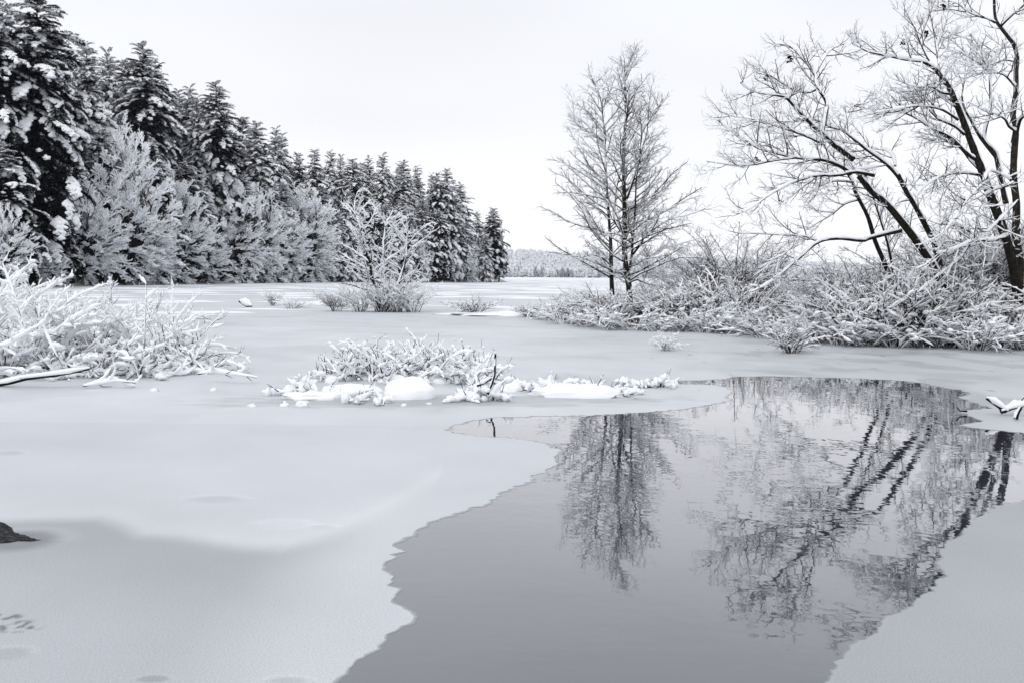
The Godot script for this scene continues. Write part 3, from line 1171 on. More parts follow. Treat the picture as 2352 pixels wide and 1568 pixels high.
# ---------------------------------------------------------------- shrubs
func make_shrub(seed: int, tall: float, wide: float, stems: int, deep: float, h: Habit, extra: int, fat := 0.011) -> Node3D:
	var rng := seeded(seed + 700)
	var o := Node3D.new()
	var wood := Shape.new()
	var white := Shape.new()
	for k in stems:
		var a := rng.randf() * TAU
		var lean := sqrt(rng.randf())
		var q := Vector3(cos(a) * wide * 0.3 * rng.randf(), -0.05, sin(a) * wide * 0.3 * rng.randf())
		var d := Vector3(cos(a) * lean * wide / tall * 0.9, 1.0, sin(a) * lean * wide / tall * 0.9).normalized()
		var far := tall * rng.randf_range(0.6, 1.1) * (1.0 + 0.2 * lean)
		var p := PackedVector3Array()
		var r := PackedFloat32Array()
		var n := 7
		for i in n + 1:
			p.append(q)
			r.append(fat * (1.3 - 0.8 * i / n))
			q += d * far / n
			if q.y < 0.02:
				q.y = 0.02
			d = (d + Vector3(cos(a) * 0.07 + rng.randf_range(-0.13, 0.13), -0.13 * lean + rng.randf_range(-0.1, 0.1), sin(a) * 0.07 + rng.randf_range(-0.13, 0.13))).normalized()
		wood.tube(p, r, 5)
		h.canopy = tall * 0.8
		white.drape(p, r, deep * 1.1, 6, 0.7, rng)
		grow(wood, white, p, r, 0, h, rng)
		for m in extra:
			var f := rng.randf_range(0.6, 1.0) * n
			var i := mini(int(f), n - 1)
			var c := p[i].lerp(p[i + 1], f - i) + Vector3(rng.randf_range(-0.12, 0.12), rng.randf_range(0.0, 0.06), rng.randf_range(-0.12, 0.12))
			var size := deep * rng.randf_range(1.2, 2.9)
			white.blob(c, Basis(Vector3.UP, rng.randf() * TAU).scaled_local(Vector3(size * 1.5, size * 0.75, size)), 5, 7, 0.8, lumps, seed * 3.0 + m + k * 0.37)
	part("stems", wood.mesh(twig_bark), o)
	part("snow", white.mesh(snow_mat), o)
	var box := (o.get_child(0) as MeshInstance3D).mesh.get_aabb()
	o.set_meta("natural", box.end.y)
	return o


func shrub_habit(k: float) -> Habit:
	var h := Habit.new()
	h.levels = 2
	h.bare = 0.18
	h.wander = [0.27, 0.32, 0.3]
	h.shade = 0.6
	h.uneven = 0.7
	h.spacing = [0.17 * k, 0.14 * k, 0.1]
	h.reach = [0.62 * k, 0.26 * k, 0.1]
	h.angle = [50.0, 52.0, 40.0]
	h.rise = [0.06, 0.08, 0.1]
	h.segs = [5, 4, 2]
	h.sides = [4, 3, 3]
	h.snow_sides = [5, 4, 3]
	h.thick = [0.014, 0.0115, 0.008]
	h.deep = [0.026, 0.02, 0.012]
	h.first = [0.15, 0.15, 0.2]
	return h


func set_shrub(proto: Node3D, seen: Array, behind: float, rng: RandomNumberGenerator, label: String) -> void:
	var foot := spot(seen[0], seen[1]) - Vector3(0, 0.02, behind)
	var k: float = (seen[1] - seen[2]) / LENS * -foot.z / float(proto.get_meta("natural")) * 1.08
	var fat := lerpf(k, 1.0, 0.5) * rng.randf_range(0.9, 1.15)
	k *= rng.randf_range(0.78, 1.12)
	copy_of(proto, foot, rng.randf() * TAU, Vector3(fat, k, fat), label, "shrubs on the right bank")


func make_right_bank() -> void:
	var rng := seeded(31)
	# low bank, half snowed over, its ground darkened to put shade under the shrubs
	var shaded_ground := plain(Color(1, 1, 1), 0.95)
	shaded_ground.albedo_texture = noise_picture(0.03, 4, [Color(0.16, 0.14, 0.13), Color(0.22, 0.2, 0.19), Color(0.3, 0.28, 0.27), Color(0.85, 0.86, 0.88)])
	shaded_ground.uv1_triplanar = true
	shaded_ground.uv1_world_triplanar = true
	shaded_ground.uv1_scale = Vector3(0.5, 0.5, 0.5)
	for t: Array in [[1420, 715, 3.4, 2.2, 0.22], [1620, 722, 3.8, 2.4, 0.24], [1850, 740, 2.8, 2.2, 0.18], [2080, 745, 4.0, 2.6, 0.32], [2330, 750, 4.2, 3.0, 0.34], [2560, 750, 4.2, 3.0, 0.34]]:
		var bank := mound("ground", "", "", spot(t[0], t[1]), Vector3(t[2], t[4], t[3]), int(t[0]), 0.3)
		bank.material_override = shaded_ground
	var heavy_h := shrub_habit(0.85)
	heavy_h.deep = [0.027, 0.02, 0.014]
	heavy_h.spacing = [0.15, 0.12, 0.1]
	heavy_h.reach = [0.7, 0.3, 0.1]
	heavy_h.bare = 0.3
	heavy_h.thick = [0.014, 0.011, 0.008]
	heavy_h.rise = [-0.01, 0.03, 0.0]
	heavy_h.snow_sides = [6, 5, 4]
	var mid_h := shrub_habit(1.0)
	mid_h.deep = [0.02, 0.016, 0.011]
	mid_h.spacing = [0.13, 0.11, 0.1]
	mid_h.thick = [0.017, 0.014, 0.01]
	mid_h.bare = 0.36
	var fine_h := shrub_habit(1.15)
	fine_h.levels = 3
	fine_h.spacing = [0.15, 0.13, 0.12]
	fine_h.reach = [0.9, 0.42, 0.18]
	fine_h.deep = [0.019, 0.014, 0.01]
	fine_h.thick = [0.018, 0.0145, 0.011]
	fine_h.bare = 0.5
	fine_h.segs = [5, 4, 2]
	var heavy := [make_shrub(1, 1.15, 1.2, 20, 0.03, heavy_h, 1), make_shrub(2, 1.1, 1.3, 20, 0.03, heavy_h, 1), make_shrub(3, 1.2, 1.1, 20, 0.03, heavy_h, 1)]
	var middle := [make_shrub(4, 1.6, 1.25, 26, 0.024, mid_h, 0, 0.016), make_shrub(5, 1.55, 1.4, 27, 0.024, mid_h, 0, 0.016), make_shrub(6, 1.7, 1.2, 26, 0.024, mid_h, 0, 0.016)]
	var fine := [make_shrub(7, 2.5, 1.3, 20, 0.024, fine_h, 0, 0.016), make_shrub(8, 2.4, 1.5, 22, 0.024, fine_h, 0, 0.016)]
	var high := [make_shrub(9, 4.0, 1.6, 24, 0.026, fine_h, 0, 0.02), make_shrub(10, 3.7, 1.9, 24, 0.026, fine_h, 0, 0.02)]
	for set_ in [heavy, middle, fine, high]:
		for o: Node3D in set_:
			o.name = "snowy_shrub"
			o.set_meta("category", "shrub")
	# each row: foot and top in the picture
	var front := [[1262, 737, 692], [1300, 746, 690], [1350, 753, 692], [1405, 758, 690], [1460, 760, 700], [1515, 762, 698], [1570, 763, 695], [1628, 765, 690], [1682, 766, 688], [1735, 770, 696], [1782, 778, 716], [1836, 782, 722], [1892, 788, 700], [1950, 794, 698], [2010, 798, 700], [2070, 800, 702], [2132, 799, 694], [2196, 801, 690], [2262, 806, 712], [2325, 804, 705], [2390, 806, 700], [2470, 808, 700]]
	for k in front.size():
		front[k][2] += [12, -6, 26, 4, -10, 18][k % 6]
		set_shrub(heavy[k % 3], front[k], 0.5, rng, "low snow-bowed shrub, %s from the left in the right bank's front row" % ordinal(k))
	var second := [[1285, 734, 668], [1335, 742, 654], [1385, 746, 650], [1440, 750, 648], [1495, 752, 650], [1550, 754, 648], [1605, 755, 640], [1655, 757, 626], [1705, 758, 622], [1750, 762, 655], [1800, 766, 682], [1856, 770, 684], [1912, 780, 648], [1955, 786, 634], [2000, 790, 625], [2045, 791, 612], [2090, 791, 604], [2135, 791, 602], [2180, 791, 612], [2230, 791, 628], [2280, 793, 634], [2330, 793, 636], [2380, 794, 630], [2450, 796, 620], [2540, 798, 610]]
	for k in second.size():
		set_shrub(middle[k % 3], second[k], 0.0, rng, "snowy twiggy shrub, %s from the left in the right bank's second row" % ordinal(k))
	var back := [[1318, 722, 660], [1376, 726, 650], [1505, 730, 640], [1560, 732, 632], [1612, 732, 600], [1650, 734, 560], [1686, 736, 534], [1724, 738, 552], [1758, 740, 612], [1930, 768, 612], [1972, 772, 590], [2015, 774, 582], [2060, 774, 578], [2105, 774, 584], [2150, 774, 568], [2192, 774, 535], [2232, 774, 512], [2275, 774, 498], [2318, 774, 486], [2362, 774, 480], [2430, 774, 470], [2520, 774, 470], [1996, 756, 596], [2130, 754, 560]]
	for k in back.size():
		set_shrub(fine[k % 2] if back[k][2] > 615 else high[k % 2], back[k], 0.0, rng, "tall fine-twigged snowy shrub, %s from the left at the back of the right bank" % ordinal(k))
	for k in 22:
		var u := lerpf(1560.0, 2500.0, k / 21.0) + rng.randf_range(-14, 14)
		if u > 1730.0 and u < 1930.0:
			continue
		var top := 640.0
		for b: Array in back.slice(0, 22):
			if absf(float(b[0]) - u) < 30.0:
				top = float(b[2])
		set_shrub(high[k % 2], [u, (rng.randf_range(734, 742) if u < 1800.0 else rng.randf_range(760, 780)), top + rng.randf_range(6, 34)], 0.0, rng, "dark dense thicket shrub hidden among the tall shrubs at the back of the right bank")
	# loose shrubs standing in the ice
	copy_of(middle[0], spot(1818, 810), 1.0, Vector3(0.52, 0.46, 0.52), "small shrub with bare stems standing in the ice before the right bank", "shrubs on the right bank")
	copy_of(heavy[1], spot(1528, 804), 2.0, Vector3(0.32, 0.4, 0.32), "tiny snowy twig clump alone on the ice before the right bank", "shrubs on the right bank")
	copy_of(fine[1], spot(770, 715), 0.4, Vector3(0.62, 0.5, 0.62), "low bare snowy shrub left of the small tree in the lake", "twigs on the open ice")
	copy_of(heavy[2], spot(672, 709), 0.4, Vector3(0.9, 0.42, 0.7), "flat heap of snowy twigs on the ice left of the small tree", "twigs on the open ice")
	copy_of(middle[2], spot(627, 702), 0.4, Vector3(0.42, 0.5, 0.42), "sparse snowy twigs between the short log and the flat twig heap", "twigs on the open ice")
	copy_of(middle[1], spot(1086, 724), 0.4, Vector3(0.75, 0.62, 0.75), "thin snowy twig tuft in the low snow drift", "twigs on the open ice")
	copy_of(middle[1], spot(1216, 728), 1.4, Vector3(0.5, 0.45, 0.5), "small snowy twig tuft at the right end of the snow drift", "twigs on the open ice")
	for set_ in [heavy, middle, fine, high]:
		for o: Node3D in set_:
			o.free()


# ---------------------------------------------------------------- big leafless trees
func trace(list: Array, crop: Array, near: float, far: float) -> PackedVector3Array:
	var p := PackedVector3Array()
	var n := list.size() / 2
	for k in n:
		p.append(at(crop[0] + list[2 * k] * crop[2], crop[1] + list[2 * k + 1] * crop[2], lerpf(near, far, float(k) / (n - 1))))
	# round the corners a little and make the run finer
	var q := PackedVector3Array()
	for k in p.size() - 1:
		var a := p[maxi(k - 1, 0)]
		var d := p[mini(k + 2, p.size() - 1)]
		for m in 3:
			q.append(p[k].cubic_interpolate(p[k + 1], a, d, m / 3.0))
	q.append(p[p.size() - 1])
	return q


func tapered(p: PackedVector3Array, r0: float, r1: float, rng: RandomNumberGenerator) -> PackedFloat32Array:
	var r := PackedFloat32Array()
	for k in p.size():
		r.append(lerpf(r0, r1, pow(float(k) / (p.size() - 1), 0.85)) * rng.randf_range(0.94, 1.06))
	return r


func limb(called: String, parent: Node3D, p: PackedVector3Array, r0: float, r1: float, h: Habit, deep: float, rng: RandomNumberGenerator, material: Material, sides := 7) -> void:
	var wood := Shape.new()
	var twigs := Shape.new()
	var white := Shape.new()
	var r := tapered(p, r0, r1, rng)
	wood.tube(p, r, sides)
	white.drape(p, r, deep, 6, 0.75, rng)
	grow(twigs, white, p, r, 0, h, rng)
	var o := part(called, wood.mesh(material), parent)
	if not twigs.v.is_empty():
		part("twigs", twigs.mesh(twig_bark), o)
	part("snow", white.mesh(snow_mat), o)


func bank_habit() -> Habit:
	var h := Habit.new()
	h.levels = 3
	h.spacing = [0.16, 0.105, 0.085]
	h.reach = [1.3, 0.52, 0.2]
	h.angle = [48.0, 46.0, 46.0]
	h.rise = [0.07, 0.09, 0.1]
	h.segs = [6, 4, 2]
	h.sides = [4, 3, 3]
	h.snow_sides = [4, 3, 3]
	h.thick = [0.015, 0.0105, 0.0085]
	h.deep = [0.019, 0.012, 0.008]
	h.first = [0.18, 0.12, 0.15]
	h.bare = 0.3
	return h


func make_right_trees() -> void:
	var c4 := [1623.0, 0.0, 0.31255]
	var c5 := [1623.1, 428.75, 0.3099]
	var r1 := [1960.0, 0.0, 0.2343]
	var r2 := [1960.0, 306.25, 0.27337]
	var h := bank_habit()
	var few := bank_habit()
	few.spacing = [0.42, 0.15, 0.1]
	few.reach = [0.9, 0.4, 0.18]
	few.first = [0.45, 0.12, 0.15]
	var rng := seeded(41)

	var a := thing("leaning_tree", "big dark leaning tree with a long low limb reaching left over the bank", "tree", spot(2215, 790), "leaning trees on the right bank")
	var d := 25.4
	a.position = Vector3.ZERO
	limb("trunk", a, trace([2010, 1180, 1900, 960, 1640, 520, 1480, 300, 1330, 120, 1230, 40, 1130, -80], c5, d, d), 0.118, 0.075, few, 0.045, rng, bark, 10)
	limb("limb", a, trace([1080, 1170, 1000, 1110, 920, 1050, 850, 980, 790, 930, 730, 870, 660, 800, 600, 730, 540, 705, 400, 685, 300, 650, 250, 605], c4, d, d - 1.2), 0.075, 0.013, h, 0.042, rng, bark)
	limb("limb", a, trace([850, 980, 870, 880, 885, 760, 840, 680, 805, 620, 800, 560, 760, 490, 700, 430, 640, 360, 560, 330, 500, 320], c4, d, d + 1.0), 0.06, 0.012, h, 0.035, rng, bark)
	limb("limb", a, trace([805, 540, 860, 440, 900, 380, 960, 340, 1010, 325], c4, d + 0.5, d + 1.2), 0.025, 0.01, h, 0.02, rng, bark, 6)
	limb("limb", a, trace([800, 660, 740, 680, 640, 660, 540, 600, 440, 540, 370, 520], c4, d, d - 0.8), 0.035, 0.01, h, 0.03, rng, bark, 6)
	limb("limb", a, trace([1060, 1280, 1000, 1230, 880, 1180, 760, 1170, 660, 1160, 520, 1130, 380, 1090, 270, 1020, 180, 960, 80, 880], c4, d - 0.3, d - 1.8), 0.055, 0.01, h, 0.035, rng, bark)
	limb("limb", a, trace([860, 1060, 780, 1020, 680, 980, 560, 940, 440, 900, 300, 870, 180, 850, 90, 810], c4, d + 0.2, d + 1.4), 0.05, 0.01, h, 0.035, rng, bark)
	limb("limb", a, trace([1230, 1290, 1100, 1265, 950, 1290, 820, 1290, 700, 1320, 560, 1380, 440, 1450, 330, 1530, 190, 1590], c4, d - 0.2, d - 2.2), 0.05, 0.01, h, 0.035, rng, bark)
	limb("limb", a, trace([660, 1160, 500, 1180, 350, 1210, 200, 1215, 0, 1185], c4, d - 1.0, d - 1.6), 0.028, 0.008, h, 0.025, rng, bark, 6)
	limb("limb", a, trace([1440, 325, 1330, 350, 1200, 385, 1150, 400, 1000, 385, 880, 395, 800, 430, 700, 520, 620, 590, 560, 640, 500, 690, 420, 740, 330, 780], c5, d, d - 2.4), 0.062, 0.012, few, 0.036, rng, bark)
	limb("limb", a, trace([880, 395, 800, 395, 740, 370, 600, 360, 400, 350, 250, 345, 170, 330], c5, d - 1.0, d - 1.5), 0.03, 0.008, h, 0.025, rng, bark, 6)
	limb("limb", a, trace([690, 370, 640, 440, 560, 510, 450, 550], c5, d - 1.2, d - 2.0), 0.022, 0.008, h, 0.02, rng, bark, 6)
	limb("limb", a, trace([1180, 1290, 1100, 1250, 1180, 1240, 1320, 1215], c4, d, d + 0.4), 0.03, 0.015, few, 0.04, rng, bark, 6)

	var b := thing("leaning_tree", "second dark leaning tree close behind the big one, straight and bare below", "tree", Vector3.ZERO, "leaning trees on the right bank")
	d = 26.2
	limb("trunk", b, trace([1900, 1120, 1800, 820, 1720, 520, 1680, 400, 1600, 240, 1540, 130, 1480, 30, 1420, -90], c5, d, d), 0.08, 0.06, few, 0.03, rng, bark, 9)
	limb("limb", b, trace([1420, 1310, 1370, 1250, 1280, 1170, 1180, 1100, 1080, 1020, 1000, 960, 900, 930, 800, 880, 650, 895, 440, 890], c4, d, d + 1.0), 0.06, 0.012, h, 0.035, rng, bark)
	limb("limb", b, trace([1390, 1220, 1370, 1150, 1330, 1110, 1280, 1090], c4, d, d + 0.6), 0.035, 0.012, h, 0.05, rng, bark, 6)
	limb("limb", b, trace([1030, 980, 1020, 860, 1080, 780, 1170, 760, 1240, 720, 1275, 670], c4, d + 0.4, d + 1.6), 0.022, 0.008, h, 0.02, rng, bark, 6)
	limb("limb", b, trace([1500, 1400, 1540, 1340, 1600, 1290, 1700, 1310, 1750, 1380], c4, d, d + 1.0), 0.02, 0.008, h, 0.02, rng, bark, 6)
	limb("limb", b, trace([1490, 1470, 1440, 1480, 1390, 1500], c4, d, d - 0.4), 0.025, 0.012, few, 0.02, rng, bark, 6)

	var c := thing("leaning_tree", "thin leaning tree left of the big leaning trunk, crown of fine twigs", "tree", Vector3.ZERO, "leaning trees on the right bank")
	d = 27.4
	var brushy := bank_habit()
	brushy.spacing = [0.17, 0.11, 0.08]
	brushy.reach = [1.3, 0.55, 0.22]
	limb("trunk", c, trace([1450, 980, 1400, 800, 1330, 590, 1250, 400, 1200, 230, 1130, 90, 1090, 10], c5, d, d), 0.075, 0.045, few, 0.02, rng, bark, 8)
	limb("limb", c, trace([1100, 1400, 1060, 1310, 1000, 1230, 940, 1160, 880, 1090, 820, 1060], c4, d, d + 0.8), 0.045, 0.01, brushy, 0.025, rng, bark, 6)
	limb("limb", c, trace([1080, 1340, 960, 1330, 880, 1350, 780, 1400, 700, 1450], c4, d, d - 1.0), 0.03, 0.008, brushy, 0.02, rng, bark, 6)
	limb("limb", c, trace([1120, 1470, 1020, 1500, 920, 1580, 800, 1650, 740, 1690], c4, d, d + 1.0), 0.025, 0.008, h, 0.025, rng, bark, 6)

	var e := thing("leaning_tree", "thinnest leaning stem, white with snow, between two dark trunks", "tree", Vector3.ZERO, "leaning trees on the right bank")
	d = 26.8
	limb("trunk", e, trace([1420, 900, 1390, 640, 1340, 400, 1300, 270, 1260, 150, 1220, 40, 1150, -60, 1080, -160], c5, d, d + 0.5), 0.055, 0.015, brushy, 0.035, rng, bark, 7)

	var f := thing("leaning_tree", "tall leaning tree at the right, its long top limb reaching left", "tree", Vector3.ZERO, "leaning trees on the right bank")
	d = 25.0
	limb("trunk", f, trace([2420, 1200, 2360, 960, 2300, 750, 2270, 560, 2220, 380, 2170, 230, 2120, 100, 2080, 0], c5, d, d), 0.125, 0.105, few, 0.03, rng, bark, 10)
	limb("trunk", f, trace([2080, 1400, 2030, 1260, 1980, 1130, 1930, 1000, 1880, 860, 1830, 740, 1780, 630, 1720, 550, 1690, 510], c4, d, d), 0.105, 0.055, few, 0.045, rng, bark, 10)
	limb("limb", f, trace([1700, 520, 1640, 480, 1580, 450, 1480, 440, 1380, 420, 1280, 400, 1190, 380, 1130, 350, 1070, 315], c4, d, d - 1.0), 0.05, 0.01, h, 0.045, rng, bark)
	limb("limb", f, trace([1710, 530, 1650, 460, 1610, 390, 1570, 300, 1540, 210, 1480, 150, 1370, 55], c4, d, d + 0.6), 0.04, 0.008, h, 0.025, rng, bark, 6)
	limb("limb", f, trace([1715, 540, 1712, 460, 1695, 400, 1705, 300, 1740, 230, 1850, 265, 1960, 300], c4, d, d + 1.2), 0.035, 0.01, h, 0.025, rng, bark, 6)
	limb("limb", f, trace([1790, 690, 1730, 680, 1680, 650, 1630, 635, 1560, 640, 1470, 620], c4, d, d - 0.8), 0.035, 0.01, h, 0.03, rng, bark, 6)
	limb("limb", f, trace([1850, 800, 1780, 750, 1700, 700, 1640, 660, 1540, 660], c4, d, d + 1.2), 0.03, 0.01, h, 0.03, rng, bark, 6)
	limb("limb", f, trace([1850, 880, 1740, 810, 1640, 785, 1540, 780, 1440, 795, 1320, 815, 1230, 830], c4, d, d - 1.4), 0.035, 0.008, h, 0.03, rng, bark, 6)
	limb("limb", f, trace([1900, 990, 1830, 930, 1740, 890, 1690, 860, 1620, 790, 1560, 740, 1480, 690, 1390, 640], c4, d, d + 0.8), 0.045, 0.01, h, 0.035, rng, bark)
	limb("limb", f, trace([1990, 1180, 1920, 1130, 1850, 1060, 1780, 1000, 1650, 940, 1560, 880, 1480, 840, 1400, 820, 1300, 830, 1200, 870], c4, d, d - 0.5), 0.05, 0.008, h, 0.03, rng, bark)
	limb("limb", f, trace([2010, 1250, 1940, 1180, 1880, 1100, 1800, 1050, 1700, 1020, 1600, 1060], c4, d, d + 1.5), 0.04, 0.01, h, 0.03, rng, bark, 6)
	limb("limb", f, trace([2030, 1290, 1880, 1268, 1780, 1283, 1700, 1310, 1600, 1375, 1540, 1440], c4, d, d - 1.2), 0.04, 0.01, h, 0.035, rng, bark, 6)
	limb("limb", f, trace([2040, 1330, 2080, 1255, 2180, 1290, 2240, 1320], c4, d - 0.3, d + 0.6), 0.03, 0.02, few, 0.05, rng, bark, 6)
	limb("limb", f, trace([2060, 1330, 1990, 1400, 1910, 1480, 1860, 1560, 1800, 1640, 1730, 1720], c4, d - 0.4, d - 2.4), 0.03, 0.01, h, 0.035, rng, bark, 6)
	limb("limb", f, trace([1300, 860, 1180, 900, 1060, 900, 960, 930, 800, 990, 700, 1010], r2, d - 0.4, d - 2.4), 0.045, 0.01, h, 0.045, rng, bark, 6)

	var g := thing("bare_tree", "upright bare tree at the right edge with snow-banded trunk", "tree", Vector3.ZERO, "trees at the right frame edge")
	d = 26.0
	limb("trunk", g, trace([1400, 1560, 1390, 1300, 1400, 1080, 1370, 850, 1375, 600, 1350, 380, 1355, 180, 1370, 0], r2, d, d), 0.12, 0.08, few, 0.02, rng, pale_bark, 9)
	limb("trunk", g, trace([1580, 1400, 1600, 1250, 1570, 1130, 1600, 900, 1600, 700, 1610, 560, 1580, 440, 1530, 370, 1460, 280, 1410, 210, 1390, 120, 1385, 0, 1370, -200], r1, d, d), 0.08, 0.03, few, 0.03, rng, pale_bark, 8)
	limb("limb", g, trace([1450, 260, 1540, 170, 1600, 120, 1673, 90, 1780, 20], r1, d, d - 1.0), 0.03, 0.012, h, 0.03, rng, bark, 6)
	limb("limb", g, trace([1400, 220, 1320, 180, 1240, 160, 1120, 110, 1040, 40, 960, 10, 880, -60], r1, d, d + 0.8), 0.035, 0.01, h, 0.035, rng, bark, 6)
	limb("limb", g, trace([1110, 118, 1030, 105, 940, 90, 860, 95, 770, 98, 700, 80], r1, d + 0.5, d - 0.3), 0.016, 0.007, h, 0.015, rng, bark, 6)
	limb("limb", g, trace([1600, 860, 1540, 790, 1480, 735, 1400, 715, 1310, 718, 1220, 725, 1100, 720, 990, 720], r1, d, d - 0.8), 0.03, 0.008, h, 0.03, rng, bark, 6)
	limb("limb", g, trace([1600, 610, 1500, 590, 1400, 615, 1300, 650, 1180, 660, 1060, 630], r1, d, d - 1.0), 0.022, 0.007, h, 0.02, rng, bark, 6)
	limb("limb", g, trace([1600, 1290, 1530, 1240, 1490, 1170, 1400, 1120, 1280, 1080, 1130, 1000], r1, d, d - 1.2), 0.04, 0.008, brushy, 0.04, rng, bark, 6)
	limb("limb", g, trace([1610, 1290, 1640, 1180, 1700, 1120, 1800, 1060], r1, d, d - 0.6), 0.05, 0.02, h, 0.04, rng, bark, 6)
	limb("limb", g, trace([1360, 420, 1290, 440, 1180, 480, 1050, 540, 930, 600, 800, 680, 740, 720], r2, d - 0.4, d - 2.2), 0.03, 0.008, brushy, 0.035, rng, bark, 6)
	limb("limb", g, trace([1390, 560, 1280, 680, 1200, 760, 1110, 850, 980, 960, 900, 1040, 800, 1130, 680, 1220, 600, 1290], r2, d - 0.8, d - 3.0), 0.03, 0.009, brushy, 0.04, rng, bark, 6)

	var k := thing("bare_tree", "slender snow-plastered bare tree between the two trees at the right edge", "tree", Vector3.ZERO, "trees at the right frame edge")
	d = 26.6
	limb("trunk", k, trace([1500, 2000, 1440, 1700, 1390, 1500, 1290, 1390, 1300, 1250, 1330, 1150, 1350, 980, 1345, 800, 1340, 700, 1290, 620, 1270, 540, 1220, 430, 1150, 330], r1, d, d + 0.6), 0.075, 0.015, few, 0.06, rng, pale_bark, 7)
	limb("limb", k, trace([1345, 680, 1380, 590, 1430, 540, 1480, 420, 1500, 300, 1560, 200], r1, d, d + 0.6), 0.03, 0.008, h, 0.05, rng, pale_bark, 6)
	limb("limb", k, trace([1420, 1560, 1280, 1390, 1210, 1280, 1140, 1150, 1090, 1060, 1070, 930, 1090, 800, 1110, 600, 1120, 500], r1, d + 0.3, d + 0.3), 0.05, 0.01, few, 0.045, rng, pale_bark, 6)
	limb("limb", k, trace([1330, 720, 1260, 640, 1180, 590, 1100, 530, 1000, 510, 900, 470, 840, 360], r1, d, d - 0.8), 0.025, 0.007, h, 0.03, rng, bark, 6)
	# a few withered leaves still hang on
	var hang := [[1744, 46, f], [1617, 240, f], [1445, 305, f], [618, 425, a], [440, 560, a], [383, 1170, a]]
	for t: Array in hang:
		var leaf := Shape.new()
		var q := at(1623.0 + t[0] * 0.31255, t[1] * 0.31255, 25.0)
		for m in 16:
			var o := q + Vector3(rng.randf_range(-0.05, 0.05), rng.randf_range(-0.08, 0.06), rng.randf_range(-0.05, 0.05))
			var x := Vector3(rng.randf_range(-1, 1), -1, rng.randf_range(-1, 1)).normalized() * 0.075
			var y := x.cross(Vector3(rng.randf_range(-1, 1), 0.4, 1)).normalized() * 0.028
			leaf.tri(o - y, o + y, o + x, y.cross(x).normalized())
		part("withered_leaves", leaf.mesh(leaf_mat), t[2])


func make_middle_tree() -> void:
	var c3 := [1194.4, 91.9, 0.4298]
	var rng := seeded(51)
	var d := 34.9
	var o := thing("twin_trunk_tree", "tall bare conical tree with two upright trunks in the middle of the bank", "tree", Vector3.ZERO)
	var h := bank_habit()
	h.spacing = [0.15, 0.11, 0.11]
	h.reach = [1.25, 0.58, 0.24]
	h.wander = [0.25, 0.26, 0.28]
	h.angle = [42.0, 44.0, 44.0]
	h.rise = [0.06, 0.08, 0.08]
	h.segs = [5, 3, 2]
	h.thick = [0.017, 0.0125, 0.0095]
	h.deep = [0.027, 0.019, 0.012]
	h.first = [0.2, 0.15, 0.15]
	h.bare = 0.15
	var none := bank_habit()
	none.levels = 0
	# the stems: line in the picture, radii
	var stems := [[[592, 1520, 588, 1400, 585, 1330, 572, 1250, 558, 1120, 560, 1000, 558, 860, 555, 740, 553, 600, 565, 440, 580, 380, 562, 280, 566, 190, 580, 130, 588, 96], 0.0, 0.0, 0.135, 0.008],
		[[505, 1500, 495, 1380, 490, 1280, 487, 1180, 485, 1080, 478, 980, 470, 860, 462, 740, 455, 600, 450, 480, 440, 380, 425, 290, 395, 215], 0.8, 0.9, 0.1, 0.007],
		[[560, 1040, 525, 1000, 506, 960, 506, 900, 514, 800, 540, 700, 560, 620, 600, 520, 645, 440, 720, 385, 745, 340], 0.0, 0.5, 0.05, 0.007],
		[[585, 1230, 598, 1150, 602, 1080, 610, 1000, 618, 860, 622, 740, 640, 620, 655, 500, 700, 420, 720, 390], 0.1, -0.8, 0.05, 0.007],
		[[572, 850, 600, 770, 625, 690, 650, 590, 680, 490, 690, 350, 705, 240], 0.0, -0.9, 0.04, 0.006],
		[[600, 1150, 650, 1085, 668, 1040, 720, 1010, 800, 960, 900, 935, 995, 900], 0.0, -1.0, 0.045, 0.007],
		[[578, 1300, 625, 1280, 660, 1290, 680, 1200, 690, 1160, 760, 1120, 860, 1090, 990, 1052], -0.1, 0.8, 0.04, 0.007],
		[[455, 620, 440, 540, 380, 500, 320, 470, 290, 400, 275, 290], 0.9, 1.8, 0.03, 0.006],
		[[565, 300, 540, 270, 500, 255, 465, 240, 432, 190], 0.0, -0.6, 0.02, 0.006]]
	for k in stems.size():
		var t: Array = stems[k]
		var line := trace(t[0], c3, d + t[1], d + t[2])
		limb("trunk" if k < 2 else "limb", o, line, t[3], t[4], h if k >= 4 else none, 0.03, rng, pale_bark if k < 2 else bark, 9 if k < 2 else 6)
		if k > 3:
			continue
		# limbs all round the upright stems, long below and short above
		var twigs := Shape.new()
		var white := Shape.new()
		var count: int = [60, 48, 22, 22][k]
		for j in count:
			var s: float = [0.15, 0.17, 0.1, 0.15][k] + [0.83, 0.81, 0.88, 0.82][k] * (j + rng.randf()) / count
			var f := s * (line.size() - 1)
			var i := clampi(int(f), 0, line.size() - 2)
			var b := line[i].lerp(line[i + 1], f - i)
			var up := clampf(b.y / 9.2, 0.0, 1.0)
			var a := rng.randf() * TAU
			var far := (lerpf(3.1, 3.6, up / 0.3) if up < 0.3 else lerpf(3.6, 0.75, pow((up - 0.3) / 0.7, 0.85))) * rng.randf_range(0.65, 1.05) * (1.0 if k < 2 else 0.6)
			var dir := Vector3(cos(a), lerpf(0.3, 1.1, up) + rng.randf_range(-0.12, 0.12), sin(a)).normalized()
			var hh := h
			h.rise[0] = lerpf(-0.045, 0.07, up)
			h.thick[0] = lerpf(0.032, 0.016, up)
			shoot(twigs, white, b, dir, far, 0.05, 0, hh, rng)
		h.rise[0] = 0.06
		h.thick[0] = 0.019
		part("branches", twigs.mesh(twig_bark), o, "stuff")
		part("branch_snow", white.mesh(snow_mat), o, "stuff")


